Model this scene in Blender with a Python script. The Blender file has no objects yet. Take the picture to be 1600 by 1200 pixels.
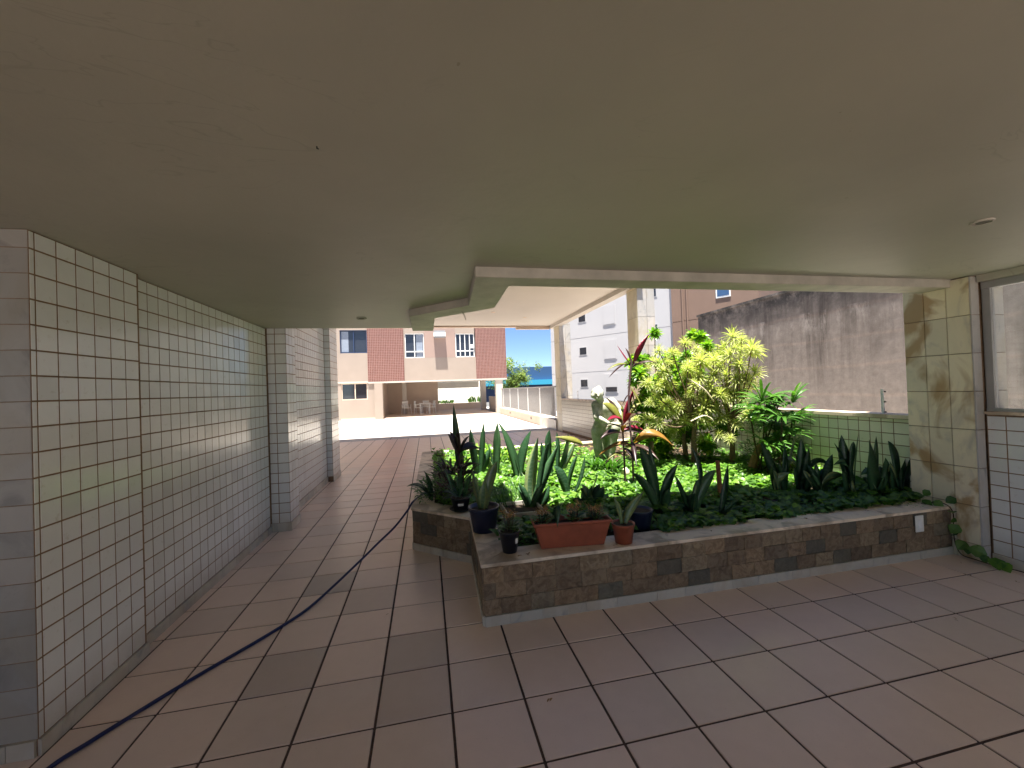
import bpy, bmesh, math, random
from mathutils import Vector, Matrix
random.seed(11)
SC = bpy.context.scene
COL = SC.collection
# ------------------------------------------------------------------ camera, world, sun, exposure
def basis(yaw, pitch, roll):
    cy, sy, cp, sp = math.cos(yaw), math.sin(yaw), math.cos(pitch), math.sin(pitch)
    fwd = Vector((-sy*cp, cy*cp, sp)); r0 = Vector((cy, sy, 0)); u0 = r0.cross(fwd)
    c, s = math.cos(roll), math.sin(roll)
    return c*r0 + s*u0, -s*r0 + c*u0, fwd
cr, cu, cf = basis(-0.208, 0.0119, -0.0353)
cam = bpy.data.cameras.new('camera'); cam.lens = 14.3; cam.sensor_width = 36; cam.sensor_fit = 'HORIZONTAL'
cam.clip_start = 0.05; cam.clip_end = 1500
co = bpy.data.objects.new('camera', cam); COL.objects.link(co)
co.matrix_world = Matrix(((cr.x, cu.x, -cf.x, 0), (cr.y, cu.y, -cf.y, 0), (cr.z, cu.z, -cf.z, 1.5), (0, 0, 0, 1)))
SC.camera = co
W = bpy.data.worlds.new('World'); SC.world = W; W.use_nodes = True
wn = W.node_tree; bg = wn.nodes['Background']
sky = wn.nodes.new('ShaderNodeTexSky'); sky.sky_type = 'NISHITA'; sky.sun_disc = False
sky.sun_elevation = math.radians(78); sky.sun_rotation = math.radians(190)
sky.air_density = 0.55; sky.dust_density = 0.0; sky.ozone_density = 5.0; sky.altitude = 20
wn.links.new(sky.outputs[0], bg.inputs[0]); bg.inputs[1].default_value = 0.05
sd = bpy.data.lights.new('sun', 'SUN'); sd.energy = 5.0; sd.angle = math.radians(0.5); sd.color = (1.0, 0.95, 0.86)
so = bpy.data.objects.new('sun', sd); COL.objects.link(so); so.location = (0, -5, 30)
so.rotation_euler = Vector((0.045, 0.205, -0.978)).to_track_quat('-Z', 'Y').to_euler()
SC.view_settings.view_transform = 'Standard'; SC.view_settings.look = 'None'
SC.view_settings.gamma = 1; SC.view_settings.use_curve_mapping = False
SC.view_settings.exposure = 2.05
SC.render.engine = 'CYCLES'
SC.cycles.max_bounces = 10; SC.cycles.diffuse_bounces = 6; SC.cycles.glossy_bounces = 4
SC.cycles.transmission_bounces = 6; SC.cycles.transparent_max_bounces = 8
SC.cycles.sample_clamp_indirect = 6

# ------------------------------------------------------------------ materials
class NT:
    def __init__(s, name):
        s.m = bpy.data.materials.new(name); s.m.use_nodes = True; s.t = s.m.node_tree
        s.b = s.t.nodes['Principled BSDF']
    def n(s, typ, **k):
        x = s.t.nodes.new(typ)
        for a, v in k.items(): setattr(x, a, v)
        return x
    def l(s, a, b): s.t.links.new(a, b)
    def coords(s, scale=(1, 1, 1), kind='world'):
        if kind == 'world':
            g = s.n('ShaderNodeNewGeometry'); o = g.outputs['Position']
        else:
            g = s.n('ShaderNodeTexCoord'); o = g.outputs[kind]
        mp = s.n('ShaderNodeMapping'); mp.inputs['Scale'].default_value = scale; s.l(o, mp.inputs[0]); return mp.outputs[0]
    def noise(s, vec, scale, detail=4, rough=.55, dist=0):
        x = s.n('ShaderNodeTexNoise'); x.inputs['Scale'].default_value = scale; x.inputs['Detail'].default_value = detail
        x.inputs['Roughness'].default_value = rough; x.inputs['Distortion'].default_value = dist; s.l(vec, x.inputs['Vector']); return x.outputs[0]
    def ramp(s, fac, stops):
        r = s.n('ShaderNodeValToRGB'); e = r.color_ramp.elements
        while len(e) < len(stops): e.new(.5)
        for i, (p, c) in enumerate(stops):
            e[i].position = p; e[i].color = (*c, 1) if len(c) == 3 else c
        s.l(fac, r.inputs[0]); return r.outputs[0]
    def mix(s, fac, a, b, mode='MIX'):
        x = s.n('ShaderNodeMix', data_type='RGBA', blend_type=mode)
        for sock, v in ((x.inputs[0], fac), (x.inputs[6], a), (x.inputs[7], b)):
            if isinstance(v, (int, float)): sock.default_value = v
            elif isinstance(v, tuple): sock.default_value = (*v, 1)
            else: s.l(v, sock)
        return x.outputs[2]
    def bump(s, h, strength=.2, dist=.01):
        x = s.n('ShaderNodeBump'); x.inputs['Strength'].default_value = strength; x.inputs['Distance'].default_value = dist
        s.l(h, x.inputs['Height']); s.l(x.outputs[0], s.b.inputs['Normal'])
    def rand(s): return s.n('ShaderNodeObjectInfo').outputs['Random']
    def ocol(s): return s.n('ShaderNodeObjectInfo').outputs['Color']
    def fin(s, col, rough, spec=.5):
        if isinstance(col, tuple): s.b.inputs['Base Color'].default_value = (*col, 1)
        else: s.l(col, s.b.inputs['Base Color'])
        if isinstance(rough, (int, float)): s.b.inputs['Roughness'].default_value = rough
        else: s.l(rough, s.b.inputs['Roughness'])
        s.b.inputs['Specular IOR Level'].default_value = spec
        return s.m

def paint(name, col, var=.12, scale=3, rough=.6, bump=.15, bscale=60, scuff=0):
    m = NT(name); v = m.coords()
    n1 = m.noise(v, scale, 6); n2 = m.noise(v, bscale, 3)
    c = m.ramp(n1, [(.3, tuple(x*(1-var) for x in col)), (.7, tuple(min(1, x*(1+var*.6)) for x in col))])
    if scuff:
        ln = m.noise(m.coords((1.0, 2.2, 1)), 1.7, 3, .5, 1.5)
        line = m.ramp(ln, [(.490, (1, 1, 1)), (.4985, (.62, .60, .58)), (.507, (1, 1, 1))]); mk = m.noise(v, .9, 2)
        bw = m.n('ShaderNodeRGBToBW'); m.l(m.ramp(mk, [(.50, (0,)*3), (.58, (scuff,)*3)]), bw.inputs[0]); c = m.mix(bw.outputs[0], c, m.mix(1, c, line, 'MULTIPLY'))
        sp = m.ramp(m.noise(v, 26, 2), [(.215, (.62, .58, .52)), (.24, (1, 1, 1))]); c = m.mix(.6, c, sp, 'MULTIPLY')
    m.bump(n2, bump, .004)
    return m.fin(c, rough, .35)

def floor_tile_mat():
    m = NT('terracotta_tile'); v = m.coords()
    big = m.noise(v, 2.2, 5); fine = m.noise(v, 90, 4, .7); mid = m.noise(v, 14, 5, .6)
    c = m.ramp(mid, [(.2, (.74, .585, .50)), (.8, (.80, .64, .55))])
    c = m.mix(.25, c, m.ramp(big, [(.3, (.66, .51, .43)), (.7, (.82, .665, .575))]))
    r = m.ramp(m.rand(), [(0, (.90, .90, .90)), (.3, (.97, .97, .97)), (.6, (1.02, 1.0, .985)), (1, (1.06, 1.03, 1.01))])
    c = m.mix(1, c, r, 'MULTIPLY'); c = m.mix(1, c, m.ocol(), 'MULTIPLY')
    sp = m.ramp(fine, [(.30, (.6, .58, .56)), (.36, (1, 1, 1))]); c = m.mix(.5, c, sp, 'MULTIPLY')
    rg = m.ramp(mid, [(.3, (.20, .20, .20)), (.7, (.33, .33, .33))])
    m.bump(fine, .06, .002)
    return m.fin(c, .30, .5)

def wall_tile_mat(name, col=(.80, .79, .73), rough=.16):
    m = NT(name); v = m.coords()
    n = m.noise(v, 5, 4)
    c = m.ramp(n, [(.3, tuple(x*.95 for x in col)), (.7, col)])
    r = m.ramp(m.rand(), [(0, (.86, .86, .84)), (.12, (.94, .94, .93)), (.5, (.98, .98, .98)), (1, (1.03, 1.03, 1.02))]); c = m.mix(1, c, r, 'MULTIPLY')
    gr = m.ramp(m.noise(v, 24, 6, .7), [(.30, (.72, .66, .58)), (.40, (1, 1, 1))]); c = m.mix(.45, c, gr, 'MULTIPLY')
    s = m.n('ShaderNodeSeparateXYZ'); m.l(v, s.inputs[0]); mr = m.n('ShaderNodeMapRange'); mr.inputs[1].default_value = .30; mr.inputs[2].default_value = .05; m.l(s.outputs[2], mr.inputs[0])
    mu = m.n('ShaderNodeMath', operation='MULTIPLY'); m.l(mr.outputs[0], mu.inputs[0]); m.l(m.noise(v, 6, 6, .7), mu.inputs[1])
    c = m.mix(mu.outputs[0], c, (.42, .36, .29))
    m.bump(m.noise(v, 7, 3), .22, .008)
    return m.fin(c, rough, .5)

def marble_mat(name, base, vein, stain, stainamt=.5, rough=.3):
    m = NT(name); v = m.coords((1, 1, .7))
    w = m.noise(v, 2.3, 8, .62, 1.6); big = m.noise(v, 3.1, 4, .5, .8)
    o = m.n('ShaderNodeVectorMath', operation='ADD')
    rn = m.n('ShaderNodeCombineXYZ'); ra = m.rand(); mu = m.n('ShaderNodeMath', operation='MULTIPLY'); mu.inputs[1].default_value = 9
    m.l(ra, mu.inputs[0]); m.l(mu.outputs[0], rn.inputs[0]); m.l(mu.outputs[0], rn.inputs[2]); m.l(v, o.inputs[0]); m.l(rn.outputs[0], o.inputs[1])
    w = m.noise(o.outputs[0], 2.6, 8, .62, 1.8)
    c = m.ramp(w, [(.32, vein), (.45, base), (.6, tuple(x*1.06 for x in base)), (.72, vein)])
    st = m.ramp(big, [(.50, (0, 0, 0)), (.60, (stainamt,)*3)])
    sb = m.n('ShaderNodeRGBToBW'); m.l(st, sb.inputs[0])
    c = m.mix(sb.outputs[0], c, stain)
    r = m.ramp(m.rand(), [(0, (.85, .86, .85)), (1, (1.08, 1.06, 1.02))]); c = m.mix(1, c, r, 'MULTIPLY')
    m.bump(w, .08, .004)
    return m.fin(c, rough, .5)

def stone_mat():
    m = NT('rough_slate'); v = m.coords()
    a = m.noise(v, 18, 8, .7, 1.0); b = m.noise(v, 55, 6, .75)
    c1 = m.ramp(a, [(.25, (.085, .058, .038)), (.45, (.165, .118, .078)), (.58, (.24, .185, .13)), (.75, (.12, .10, .08))])
    c2 = m.ramp(a, [(.3, (.085, .075, .058)), (.7, (.155, .14, .11))])
    sel = m.ramp(m.rand(), [(.70, (0, 0, 0)), (.78, (1, 1, 1))]); bw = m.n('ShaderNodeRGBToBW'); m.l(sel, bw.inputs[0])
    c = m.mix(bw.outputs[0], c1, c2)
    r = m.ramp(m.rand(), [(0, (.6, .58, .56)), (.15, (1.2, 1.12, 1.02)), (.3, (.75, .75, .75)), (.45, (1.35, 1.25, 1.1)), (.6, (.85, .8, .75)), (.7, (1.3, 1.3, 1.2)), (1, (.8, .8, .8))])
    c = m.mix(1, c, r, 'MULTIPLY')
    m.bump(m.mix(.5, a, b), .8, .012)
    return m.fin(c, .62, .35)

def concrete_wall_mat():
    m = NT('weathered_concrete'); v = m.coords((1, 1.0, .09)); w = m.coords()
    st = m.noise(v, 2.6, 8, .68, .3); big = m.noise(w, .55, 4); fine = m.noise(w, 7, 8, .7)
    c = m.ramp(fine, [(.3, (.185, .163, .150)), (.7, (.27, .242, .225))])
    dark = m.ramp(st, [(.38, (.42, .41, .41)), (.56, (1, 1, 1))])
    amt = m.ramp(big, [(.40, (.15,)*3), (.6, (.95,)*3)]); bw = m.n('ShaderNodeRGBToBW'); m.l(amt, bw.inputs[0])
    c = m.mix(bw.outputs[0], c, m.mix(1, c, dark, 'MULTIPLY'))
    # dirt collects in the band under the coping
    s = m.n('ShaderNodeSeparateXYZ'); m.l(w, s.inputs[0])
    mr = m.n('ShaderNodeMapRange'); mr.inputs[1].default_value = 2.75; mr.inputs[2].default_value = 3.35; m.l(s.outputs[2], mr.inputs[0])
    ad = m.n('ShaderNodeMath', operation='MULTIPLY'); m.l(mr.outputs[0], ad.inputs[0])
    nr = m.ramp(m.noise(w, 2.2, 8, .75), [(.38, (0,)*3), (.55, (1,)*3)]); nb = m.n('ShaderNodeRGBToBW'); m.l(nr, nb.inputs[0]); m.l(nb.outputs[0], ad.inputs[1])
    c = m.mix(ad.outputs[0], c, (.055, .053, .053))
    m2 = m.n('ShaderNodeMapRange'); m2.inputs[1].default_value = 2.35; m2.inputs[2].default_value = 2.9; m.l(s.outputs[2], m2.inputs[0])
    pk = m.ramp(m2.outputs[0], [(0, (0,)*3), (.5, (1,)*3), (.98, (1,)*3), (1, (.15,)*3)]); pb = m.n('ShaderNodeRGBToBW'); m.l(pk, pb.inputs[0])
    ef = m.ramp(m.noise(m.coords((1, 1, .35)), 3.2, 8, .78), [(.50, (0,)*3), (.62, (.75,)*3)]); eb = m.n('ShaderNodeRGBToBW'); m.l(ef, eb.inputs[0])
    pm = m.n('ShaderNodeMath', operation='MULTIPLY'); m.l(pb.outputs[0], pm.inputs[0]); m.l(eb.outputs[0], pm.inputs[1])
    c = m.mix(pm.outputs[0], c, (.36, .33, .31))
    # horizontal pour lines
    wv = m.n('ShaderNodeTexWave', wave_type='BANDS', bands_direction='Z'); wv.inputs['Scale'].default_value = .55; wv.inputs['Distortion'].default_value = 1.2; wv.inputs['Detail'].default_value = 4
    m.l(w, wv.inputs[0])
    ln = m.ramp(wv.outputs[0], [(.0, (1.14, 1.1, 1.07)), (.05, (1, 1, 1))]); c = m.mix(1, c, ln, 'MULTIPLY')
    m.bump(fine, .35, .02)
    return m.fin(c, .9, .2)

def leaf_mat(name, stops, rough=.4, trans=.35, margin=None, band=None, sheen=.5):
    """stops: ramp over the per-leaf random value kept in uv.y"""
    m = NT(name); uv = m.n('ShaderNodeUVMap'); s = m.n('ShaderNodeSeparateXYZ'); m.l(uv.outputs[0], s.inputs[0])
    c = m.ramp(s.outputs[1], stops)
    n = m.noise(m.coords(), 30, 3); c = m.mix(.35, c, m.ramp(n, [(.3, (.55, .55, .55)), (.7, (1.3, 1.3, 1.3))]), 'MULTIPLY')
    if margin:
        a = m.n('ShaderNodeMath', operation='SUBTRACT'); a.inputs[1].default_value = .5; m.l(s.outputs[0], a.inputs[0])
        b = m.n('ShaderNodeMath', operation='ABSOLUTE'); m.l(a.outputs[0], b.inputs[0])
        e = m.ramp(b.outputs[0], [(.16, (0, 0, 0)), (.22, (1, 1, 1))]); bw = m.n('ShaderNodeRGBToBW'); m.l(e, bw.inputs[0])
        c = m.mix(bw.outputs[0], c, margin)
    if band:
        w = m.n('ShaderNodeTexWave', wave_type='BANDS', bands_direction='Z'); w.inputs['Scale'].default_value = 9
        w.inputs['Distortion'].default_value = 7; w.inputs['Detail'].default_value = 3; w.inputs['Detail Scale'].default_value = 2.5
        m.l(m.coords(), w.inputs[0]); e = m.ramp(w.outputs[0], [(.4, (0,)*3), (.85, (.45,)*3)]); bw = m.n('ShaderNodeRGBToBW'); m.l(e, bw.inputs[0])
        c = m.mix(bw.outputs[0], c, band)
    m.fin(c, rough, sheen)
    tr = m.n('ShaderNodeBsdfTranslucent'); m.l(m.mix(1, c, (1.5, 1.7, .7), 'MULTIPLY'), tr.inputs[0])
    mx = m.n('ShaderNodeMixShader'); mx.inputs[0].default_value = trans
    m.l(m.b.outputs[0], mx.inputs[1]); m.l(tr.outputs[0], mx.inputs[2]); m.l(mx.outputs[0], m.t.nodes['Material Output'].inputs[0])
    return m.m

def plain(name, col, rough=.5, spec=.5, metal=0, var=.1, scale=12):
    m = NT(name); n = m.noise(m.coords(), scale, 4)
    c = m.ramp(n, [(.3, tuple(x*(1-var) for x in col)), (.7, tuple(min(1, x*(1+var)) for x in col))])
    m.b.inputs['Metallic'].default_value = metal
    return m.fin(c, rough, spec)

def glass(name, col=(.92, .97, .97), rough=.02):
    m = NT(name); m.b.inputs['Transmission Weight'].default_value = 1; m.b.inputs['IOR'].default_value = 1.45
    return m.fin(col, rough, .5)

MT = dict(
 ceil=paint('ceiling_paint', (.44, .42, .345), .13, .8, .5, .5, 14, .38),
 beige=paint('beige_ceiling_paint', (.49, .445, .395), .06, 1.0, .6, .1, 20),
 beam=paint('beam_paint', (.50, .46, .40), .22, 5, .6, .5, 22),
 ftile=floor_tile_mat(), grout=paint('dark_floor_grout', (.085, .055, .045), .3, 30, .85, .3, 80),
 wtile=wall_tile_mat('glazed_white_tile', (.77, .775, .775)), cream_tile=wall_tile_mat('glazed_cream_tile', (.78, .75, .62), .22),
 wgrout=paint('brown_wall_grout', (.24, .15, .09), .3, 25, .85, .3, 80),
 skirt=marble_mat('grey_marble_skirting', (.50, .47, .42), (.30, .30, .31), (.33, .24, .15), .35, .35),
 pillar=marble_mat('yellowish_marble', (.72, .65, .49), (.54, .49, .41), (.34, .20, .07), .8, .3),
 gmarble=marble_mat('grey_marble', (.44, .42, .41), (.28, .29, .31), (.40, .34, .24), .4, .35),
 pier=marble_mat('shaded_grey_marble', (.31, .295, .285), (.22, .21, .21), (.26, .22, .16), .3, .35),  # darker copy of the grey marble; the pier's shade is put into the colour
 column=marble_mat('cream_marble', (.62, .55, .40), (.50, .45, .34), (.46, .36, .20), .35, .35),
 cap=marble_mat('worn_white_marble', (.74, .62, .50), (.50, .40, .31), (.24, .17, .11), .6, .5),
 stone=stone_mat(), mortar=paint('dark_mortar', (.09, .065, .045), .3, 30, .9, .4, 70),
 soil=paint('dark_soil', (.055, .038, .025), .4, 20, .95, .8, 40),
 cream=paint('cream_wall_paint', (.32, .265, .225), .05, 1.5, .7, .1, 40),
 pink=paint('pink_beige_wall', (.31, .225, .195), .05, 1.5, .7, .1, 40),
 tan=paint('tan_wall_paint', (.66, .53, .43), .06, 1.5, .7, .1, 40),
 redtile=paint('small_red_tile', (.18, .075, .062), .15, 9, .35, .05, 40),
 whitegrout=paint('pale_tile_grout', (.36, .245, .215), .1, 9, .8, .1, 40),
 court=paint('pale_courtyard_paving', (.54, .49, .44), .06, .8, .55, .1, 30),
 courtjoint=paint('courtyard_joint', (.22, .19, .17), .1, 5, .8, .1, 30),
 concrete=concrete_wall_mat(),
 white_bld=paint('white_building_paint', (.50, .49, .50), .04, .4, .6, .05, 20),
 salmon=paint('salmon_building_paint', (.22, .145, .11), .06, .8, .7, .1, 20),
 sand=paint('sand_building_paint', (.50, .35, .25), .08, 2, .7, .1, 20),
 blue=plain('blue_panel', (.035, .095, .21), .5), cyan=plain('cyan_awning', (.04, .33, .50), .5), navy=plain('navy_panel', (.02, .04, .10), .5),
 asphalt=paint('street_asphalt', (.10, .10, .10), .2, 3, .9, .3, 40),
 alu=plain('grey_aluminium', (.42, .42, .42), .4, .5, .6, .05), white=plain('white_plastic', (.78, .77, .74), .4),
 whitem=plain('white_painted_metal', (.80, .80, .80), .35), railing=plain('grey_painted_railing', (.26, .25, .245), .5),
 dglass=plain('dark_window_glass', (.03, .032, .04), .08, .8), curtain=plain('grey_curtain', (.22, .26, .33), .8),
 glass=glass('clear_window_glass'),
 hose=plain('blue_rubber_hose', (.012, .018, .085), .3), black=plain('black_plastic_pot', (.012, .012, .018), .35),
 navypot=plain('dark_blue_plastic_pot', (.016, .020, .045), .35), terra=plain('terracotta_plastic', (.26, .065, .032), .5, .45, 0, .22, 9),
 bark=plain('brown_bark', (.16, .11, .07), .85, .3, 0, .35, 40), cane=plain('dark_cane', (.05, .035, .02), .8, .3, 0, .4, 60),
 darkstem=plain('dark_purple_stem', (.06, .03, .03), .6), rust=plain('rusty_brown_stake', (.20, .085, .04), .8, .3, 0, .3, 50),
 statue=None, black_metal=plain('black_insulator', (.02, .02, .02), .5),
 orange=plain('orange_plastic', (.7, .16, .03), .5), hole=plain('dark_recess', (.16, .15, .12), .7),
 whitewall=paint('lit_white_garden_wall', (.74, .74, .68), .08, 1.5, .8, .2, 20),
)
def statue_mat():
    m = NT('mossy_cast_stone'); v = m.coords(); a = m.noise(v, 9, 7, .65); f = m.noise(v, 60, 5, .7)
    c = m.ramp(a, [(.32, (.20, .23, .13)), (.46, (.34, .34, .26)), (.62, (.50, .48, .42))])
    g = m.n('ShaderNodeNewGeometry'); s = m.n('ShaderNodeSeparateXYZ'); m.l(g.outputs['Position'], s.inputs[0])
    mr = m.n('ShaderNodeMapRange'); mr.inputs[1].default_value = 1.25; mr.inputs[2].default_value = .5; m.l(s.outputs[2], mr.inputs[0])
    mu = m.n('ShaderNodeMath', operation='MULTIPLY'); mu.inputs[1].default_value = .55; m.l(mr.outputs[0], mu.inputs[0])
    c = m.mix(mu.outputs[0], c, (.17, .22, .08)); m.bump(m.mix(.5, a, f), .5, .01)
    return m.fin(c, .85, .25)
MT['statue'] = statue_mat()
MT['snake'] = leaf_mat('snake_plant_leaf', [(0, (.014, .045, .018)), (.5, (.028, .085, .032)), (1, (.06, .14, .055))], .33, .15, None, (.05, .095, .055), .5)
MT['snake_pale'] = leaf_mat('pale_edged_snake_leaf', [(0, (.05, .11, .05)), (1, (.09, .17, .07))], .3, .12, (.22, .28, .10), (.14, .20, .13), .6)
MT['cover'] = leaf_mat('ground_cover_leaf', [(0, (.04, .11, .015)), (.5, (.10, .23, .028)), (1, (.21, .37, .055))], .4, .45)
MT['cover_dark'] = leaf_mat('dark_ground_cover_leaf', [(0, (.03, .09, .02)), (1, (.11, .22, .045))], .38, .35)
MT['bush'] = leaf_mat('broad_green_leaf', [(0, (.07, .18, .02)), (.6, (.15, .30, .025)), (1, (.32, .42, .03))], .35, .45)
MT['song'] = leaf_mat('yellow_edged_leaf', [(0, (.16, .26, .04)), (1, (.28, .38, .07))], .38, .4, (.50, .48, .24))
MT['palm'] = leaf_mat('palm_leaf', [(0, (.03, .10, .015)), (1, (.09, .22, .03))], .3, .3)
MT['purple'] = leaf_mat('dark_purple_leaf', [(0, (.030, .018, .020)), (.6, (.06, .028, .026)), (1, (.08, .06, .03))], .35, .2)
MT['red'] = leaf_mat('crimson_leaf', [(0, (.22, .012, .035)), (1, (.34, .03, .07))], .35, .35)
MT['orangeleaf'] = leaf_mat('orange_brown_leaf', [(0, (.30, .12, .025)), (1, (.28, .19, .035))], .4, .35)
MT['olive'] = leaf_mat('olive_leaf', [(0, (.16, .17, .03)), (1, (.24, .24, .05))], .4, .3)
MT['flower'] = leaf_mat('dried_flower', [(0, (.30, .14, .05)), (.6, (.42, .28, .10)), (1, (.45, .20, .16))], .8, .2)
MT['dry'] = leaf_mat('dry_fallen_leaf', [(0, (.16, .09, .04)), (1, (.36, .22, .11))], .8, .2)
MT['fartree'] = leaf_mat('street_tree_leaf', [(0, (.10, .17, .04)), (1, (.24, .30, .09))], .5, .35)

# ------------------------------------------------------------------ mesh helpers
WL = {}
def link(o, parent=None, wloc=(0, 0, 0)):
    COL.objects.link(o); wloc = Vector(wloc); WL[o] = wloc
    if parent is not None:
        o.parent = parent; o.location = wloc - WL[parent]
    else: o.location = wloc
    return o
def tag(o, label=None, cat=None, group=None, kind=None):
    if label: o['label'] = label
    if cat: o['category'] = cat
    if group: o['group'] = group
    if kind: o['kind'] = kind
    return o
def empty(name, loc):
    return link(bpy.data.objects.new(name, None), None, loc)
class M:
    def __init__(s): s.v = []; s.f = []; s.uv = []; s.mi = []
    def face(s, idx, uv=None, mi=0): s.f.append(idx); s.uv.append(uv or [(0.5, .5)]*len(idx)); s.mi.append(mi)
    def box(s, x0, x1, y0, y1, z0, z1, mi=0):
        b = len(s.v); s.v += [(x0, y0, z0), (x1, y0, z0), (x1, y1, z0), (x0, y1, z0), (x0, y0, z1), (x1, y0, z1), (x1, y1, z1), (x0, y1, z1)]
        for q in ((0, 3, 2, 1), (4, 5, 6, 7), (0, 1, 5, 4), (1, 2, 6, 5), (2, 3, 7, 6), (3, 0, 4, 7)): s.face([b+i for i in q], None, mi)
        return s
    def obox(s, c, ux, uy, uz, hx, hy, hz):
        b = len(s.v); c = Vector(c); ux, uy, uz = Vector(ux), Vector(uy), Vector(uz)
        for k in ((-1, -1, -1), (1, -1, -1), (1, 1, -1), (-1, 1, -1), (-1, -1, 1), (1, -1, 1), (1, 1, 1), (-1, 1, 1)):
            s.v.append(tuple(c + ux*hx*k[0] + uy*hy*k[1] + uz*hz*k[2]))
        for q in ((0, 3, 2, 1), (4, 5, 6, 7), (0, 1, 5, 4), (1, 2, 6, 5), (2, 3, 7, 6), (3, 0, 4, 7)): s.face([b+i for i in q])
        return s
    def prism(s, poly, z0, z1):
        b = len(s.v); n = len(poly)
        s.v += [(x, y, z0) for x, y in poly] + [(x, y, z1) for x, y in poly]
        s.face([b+i for i in range(n)][::-1]); s.face([b+n+i for i in range(n)])
        for i in range(n): j = (i+1) % n; s.face([b+i, b+j, b+n+j, b+n+i])
        return s
    def frustum(s, O, u, up, n, w, h, t, ins=.002):
        """tile standing on the plane through O (centre), its five visible faces"""
        O, u, up, n = Vector(O), Vector(u), Vector(up), Vector(n); b = len(s.v)
        for d, q in ((0, 0), (t, ins)):
            for sx, sy in ((-1, -1), (1, -1), (1, 1), (-1, 1)): s.v.append(tuple(O + u*sx*(w/2-q) + up*sy*(h/2-q) + n*d))
        s.face([b+4, b+5, b+6, b+7])
        for i in range(4): j = (i+1) % 4; s.face([b+i, b+j, b+4+j, b+4+i])
        return s
    def tube(s, pts, rad, seg=8, cap=True):
        pts = [Vector(p) for p in pts]; n = len(pts); b = len(s.v)
        if isinstance(rad, (int, float)): rad = [rad]*n
        ref = None
        for i, p in enumerate(pts):
            t = (pts[min(i+1, n-1)] - pts[max(i-1, 0)]).normalized()
            if ref is None: ref = t.orthogonal().normalized()
            ref = (ref - t*ref.dot(t)); ref = ref.normalized() if ref.length > 1e-6 else t.orthogonal().normalized()
            q = t.cross(ref)
            for k in range(seg):
                a = 2*math.pi*k/seg; s.v.append(tuple(p + (ref*math.cos(a) + q*math.sin(a))*rad[i]))
        for i in range(n-1):
            for k in range(seg):
                k2 = (k+1) % seg; s.face([b+i*seg+k, b+i*seg+k2, b+(i+1)*seg+k2, b+(i+1)*seg+k])
        if cap: s.face([b+k for k in range(seg)][::-1]); s.face([b+(n-1)*seg+k for k in range(seg)])
        return s
    def lathe(s, c, prof, seg=28, sx=1, sy=1):
        b = len(s.v); n = len(prof)
        for r, z in prof:
            for k in range(seg):
                a = 2*math.pi*k/seg; s.v.append((c[0]+r*sx*math.cos(a), c[1]+r*sy*math.sin(a), c[2]+z))
        for i in range(n-1):
            for k in range(seg):
                k2 = (k+1) % seg; s.face([b+i*seg+k, b+i*seg+k2, b+(i+1)*seg+k2, b+(i+1)*seg+k])
        s.face([b+k for k in range(seg)][::-1]); s.face([b+(n-1)*seg+k for k in range(seg)])
        return s
    def leaf(s, b0, c0, t0, w, nrm=(0, -1, .2), seg=5, fold=.12, rnd=None, kind='lance', thick=0, twist=0):
        b0, c0, t0, nrm = Vector(b0), Vector(c0), Vector(t0), Vector(nrm); rnd = random.random() if rnd is None else rnd
        base = len(s.v); k = 4 if thick else 3
        for i in range(seg+1):
            q = i/seg; p = b0*(1-q)**2 + c0*2*q*(1-q) + t0*q*q
            tan = ((c0-b0)*(1-q) + (t0-c0)*q)
            tan = tan.normalized() if tan.length > 1e-9 else Vector((0, 0, 1))
            nq = nrm if not twist else Matrix.Rotation(twist*(q-.3), 3, tan) @ nrm
            side = tan.cross(nq); side = side.normalized() if side.length > 1e-5 else tan.orthogonal().normalized()
            nn = side.cross(tan)
            if kind == 'snake':
                f = .55+.45*math.sin(min(q/.6, 1)*math.pi/2) if q < .6 else max(.0, 1-((q-.6)/.4)**1.9)
            elif kind == 'heart': f = (.03, .85, 1, .62, .0)[min(4, int(q*4+.01))] if seg == 4 else math.sin(math.pi*(q**.7))
            elif kind == 'strap': f = .5+.5*math.sin(min(q/.4, 1)*math.pi/2) if q < .5 else max(0, 1-((q-.5)/.5)**2.2)
            else: f = math.sin(math.pi*min(1, max(0, q))**.85)*.97+.03*(1-q)
            h = w/2*f
            s.v.append(tuple(p - side*h + nn*fold*h)); s.v.append(tuple(p - nn*0 + nn*thick/2*f)); s.v.append(tuple(p + side*h + nn*fold*h))
            if thick: s.v.append(tuple(p - nn*thick/2*f))
        for i in range(seg):
            a = base+i*k; d = a+k
            s.face([a, a+1, d+1, d], [(0, rnd), (.5, rnd), (.5, rnd), (0, rnd)]); s.face([a+1, a+2, d+2, d+1], [(.5, rnd), (1, rnd), (1, rnd), (.5, rnd)])
            if thick: s.face([a+3, a, d, d+3], [(.5, rnd), (0, rnd), (0, rnd), (.5, rnd)]); s.face([a+2, a+3, d+3, d+2], [(1, rnd), (.5, rnd), (.5, rnd), (1, rnd)])
        return s
    def mesh(s, name, mats, origin=(0, 0, 0), smooth=False):
        me = bpy.data.meshes.new(name); o = Vector(origin)
        me.from_pydata([tuple(Vector(v)-o) for v in s.v], [], s.f)
        if not isinstance(mats, (list, tuple)): mats = [mats]
        for m in mats: me.materials.append(m)
        ul = me.uv_layers.new(name='UVMap'); flat = [c for u in s.uv for q in u for c in q]; ul.data.foreach_set('uv', flat)
        if len(mats) > 1: me.polygons.foreach_set('material_index', s.mi)
        if smooth: me.polygons.foreach_set('use_smooth', [True]*len(me.polygons))
        me.update(); return me
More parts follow.
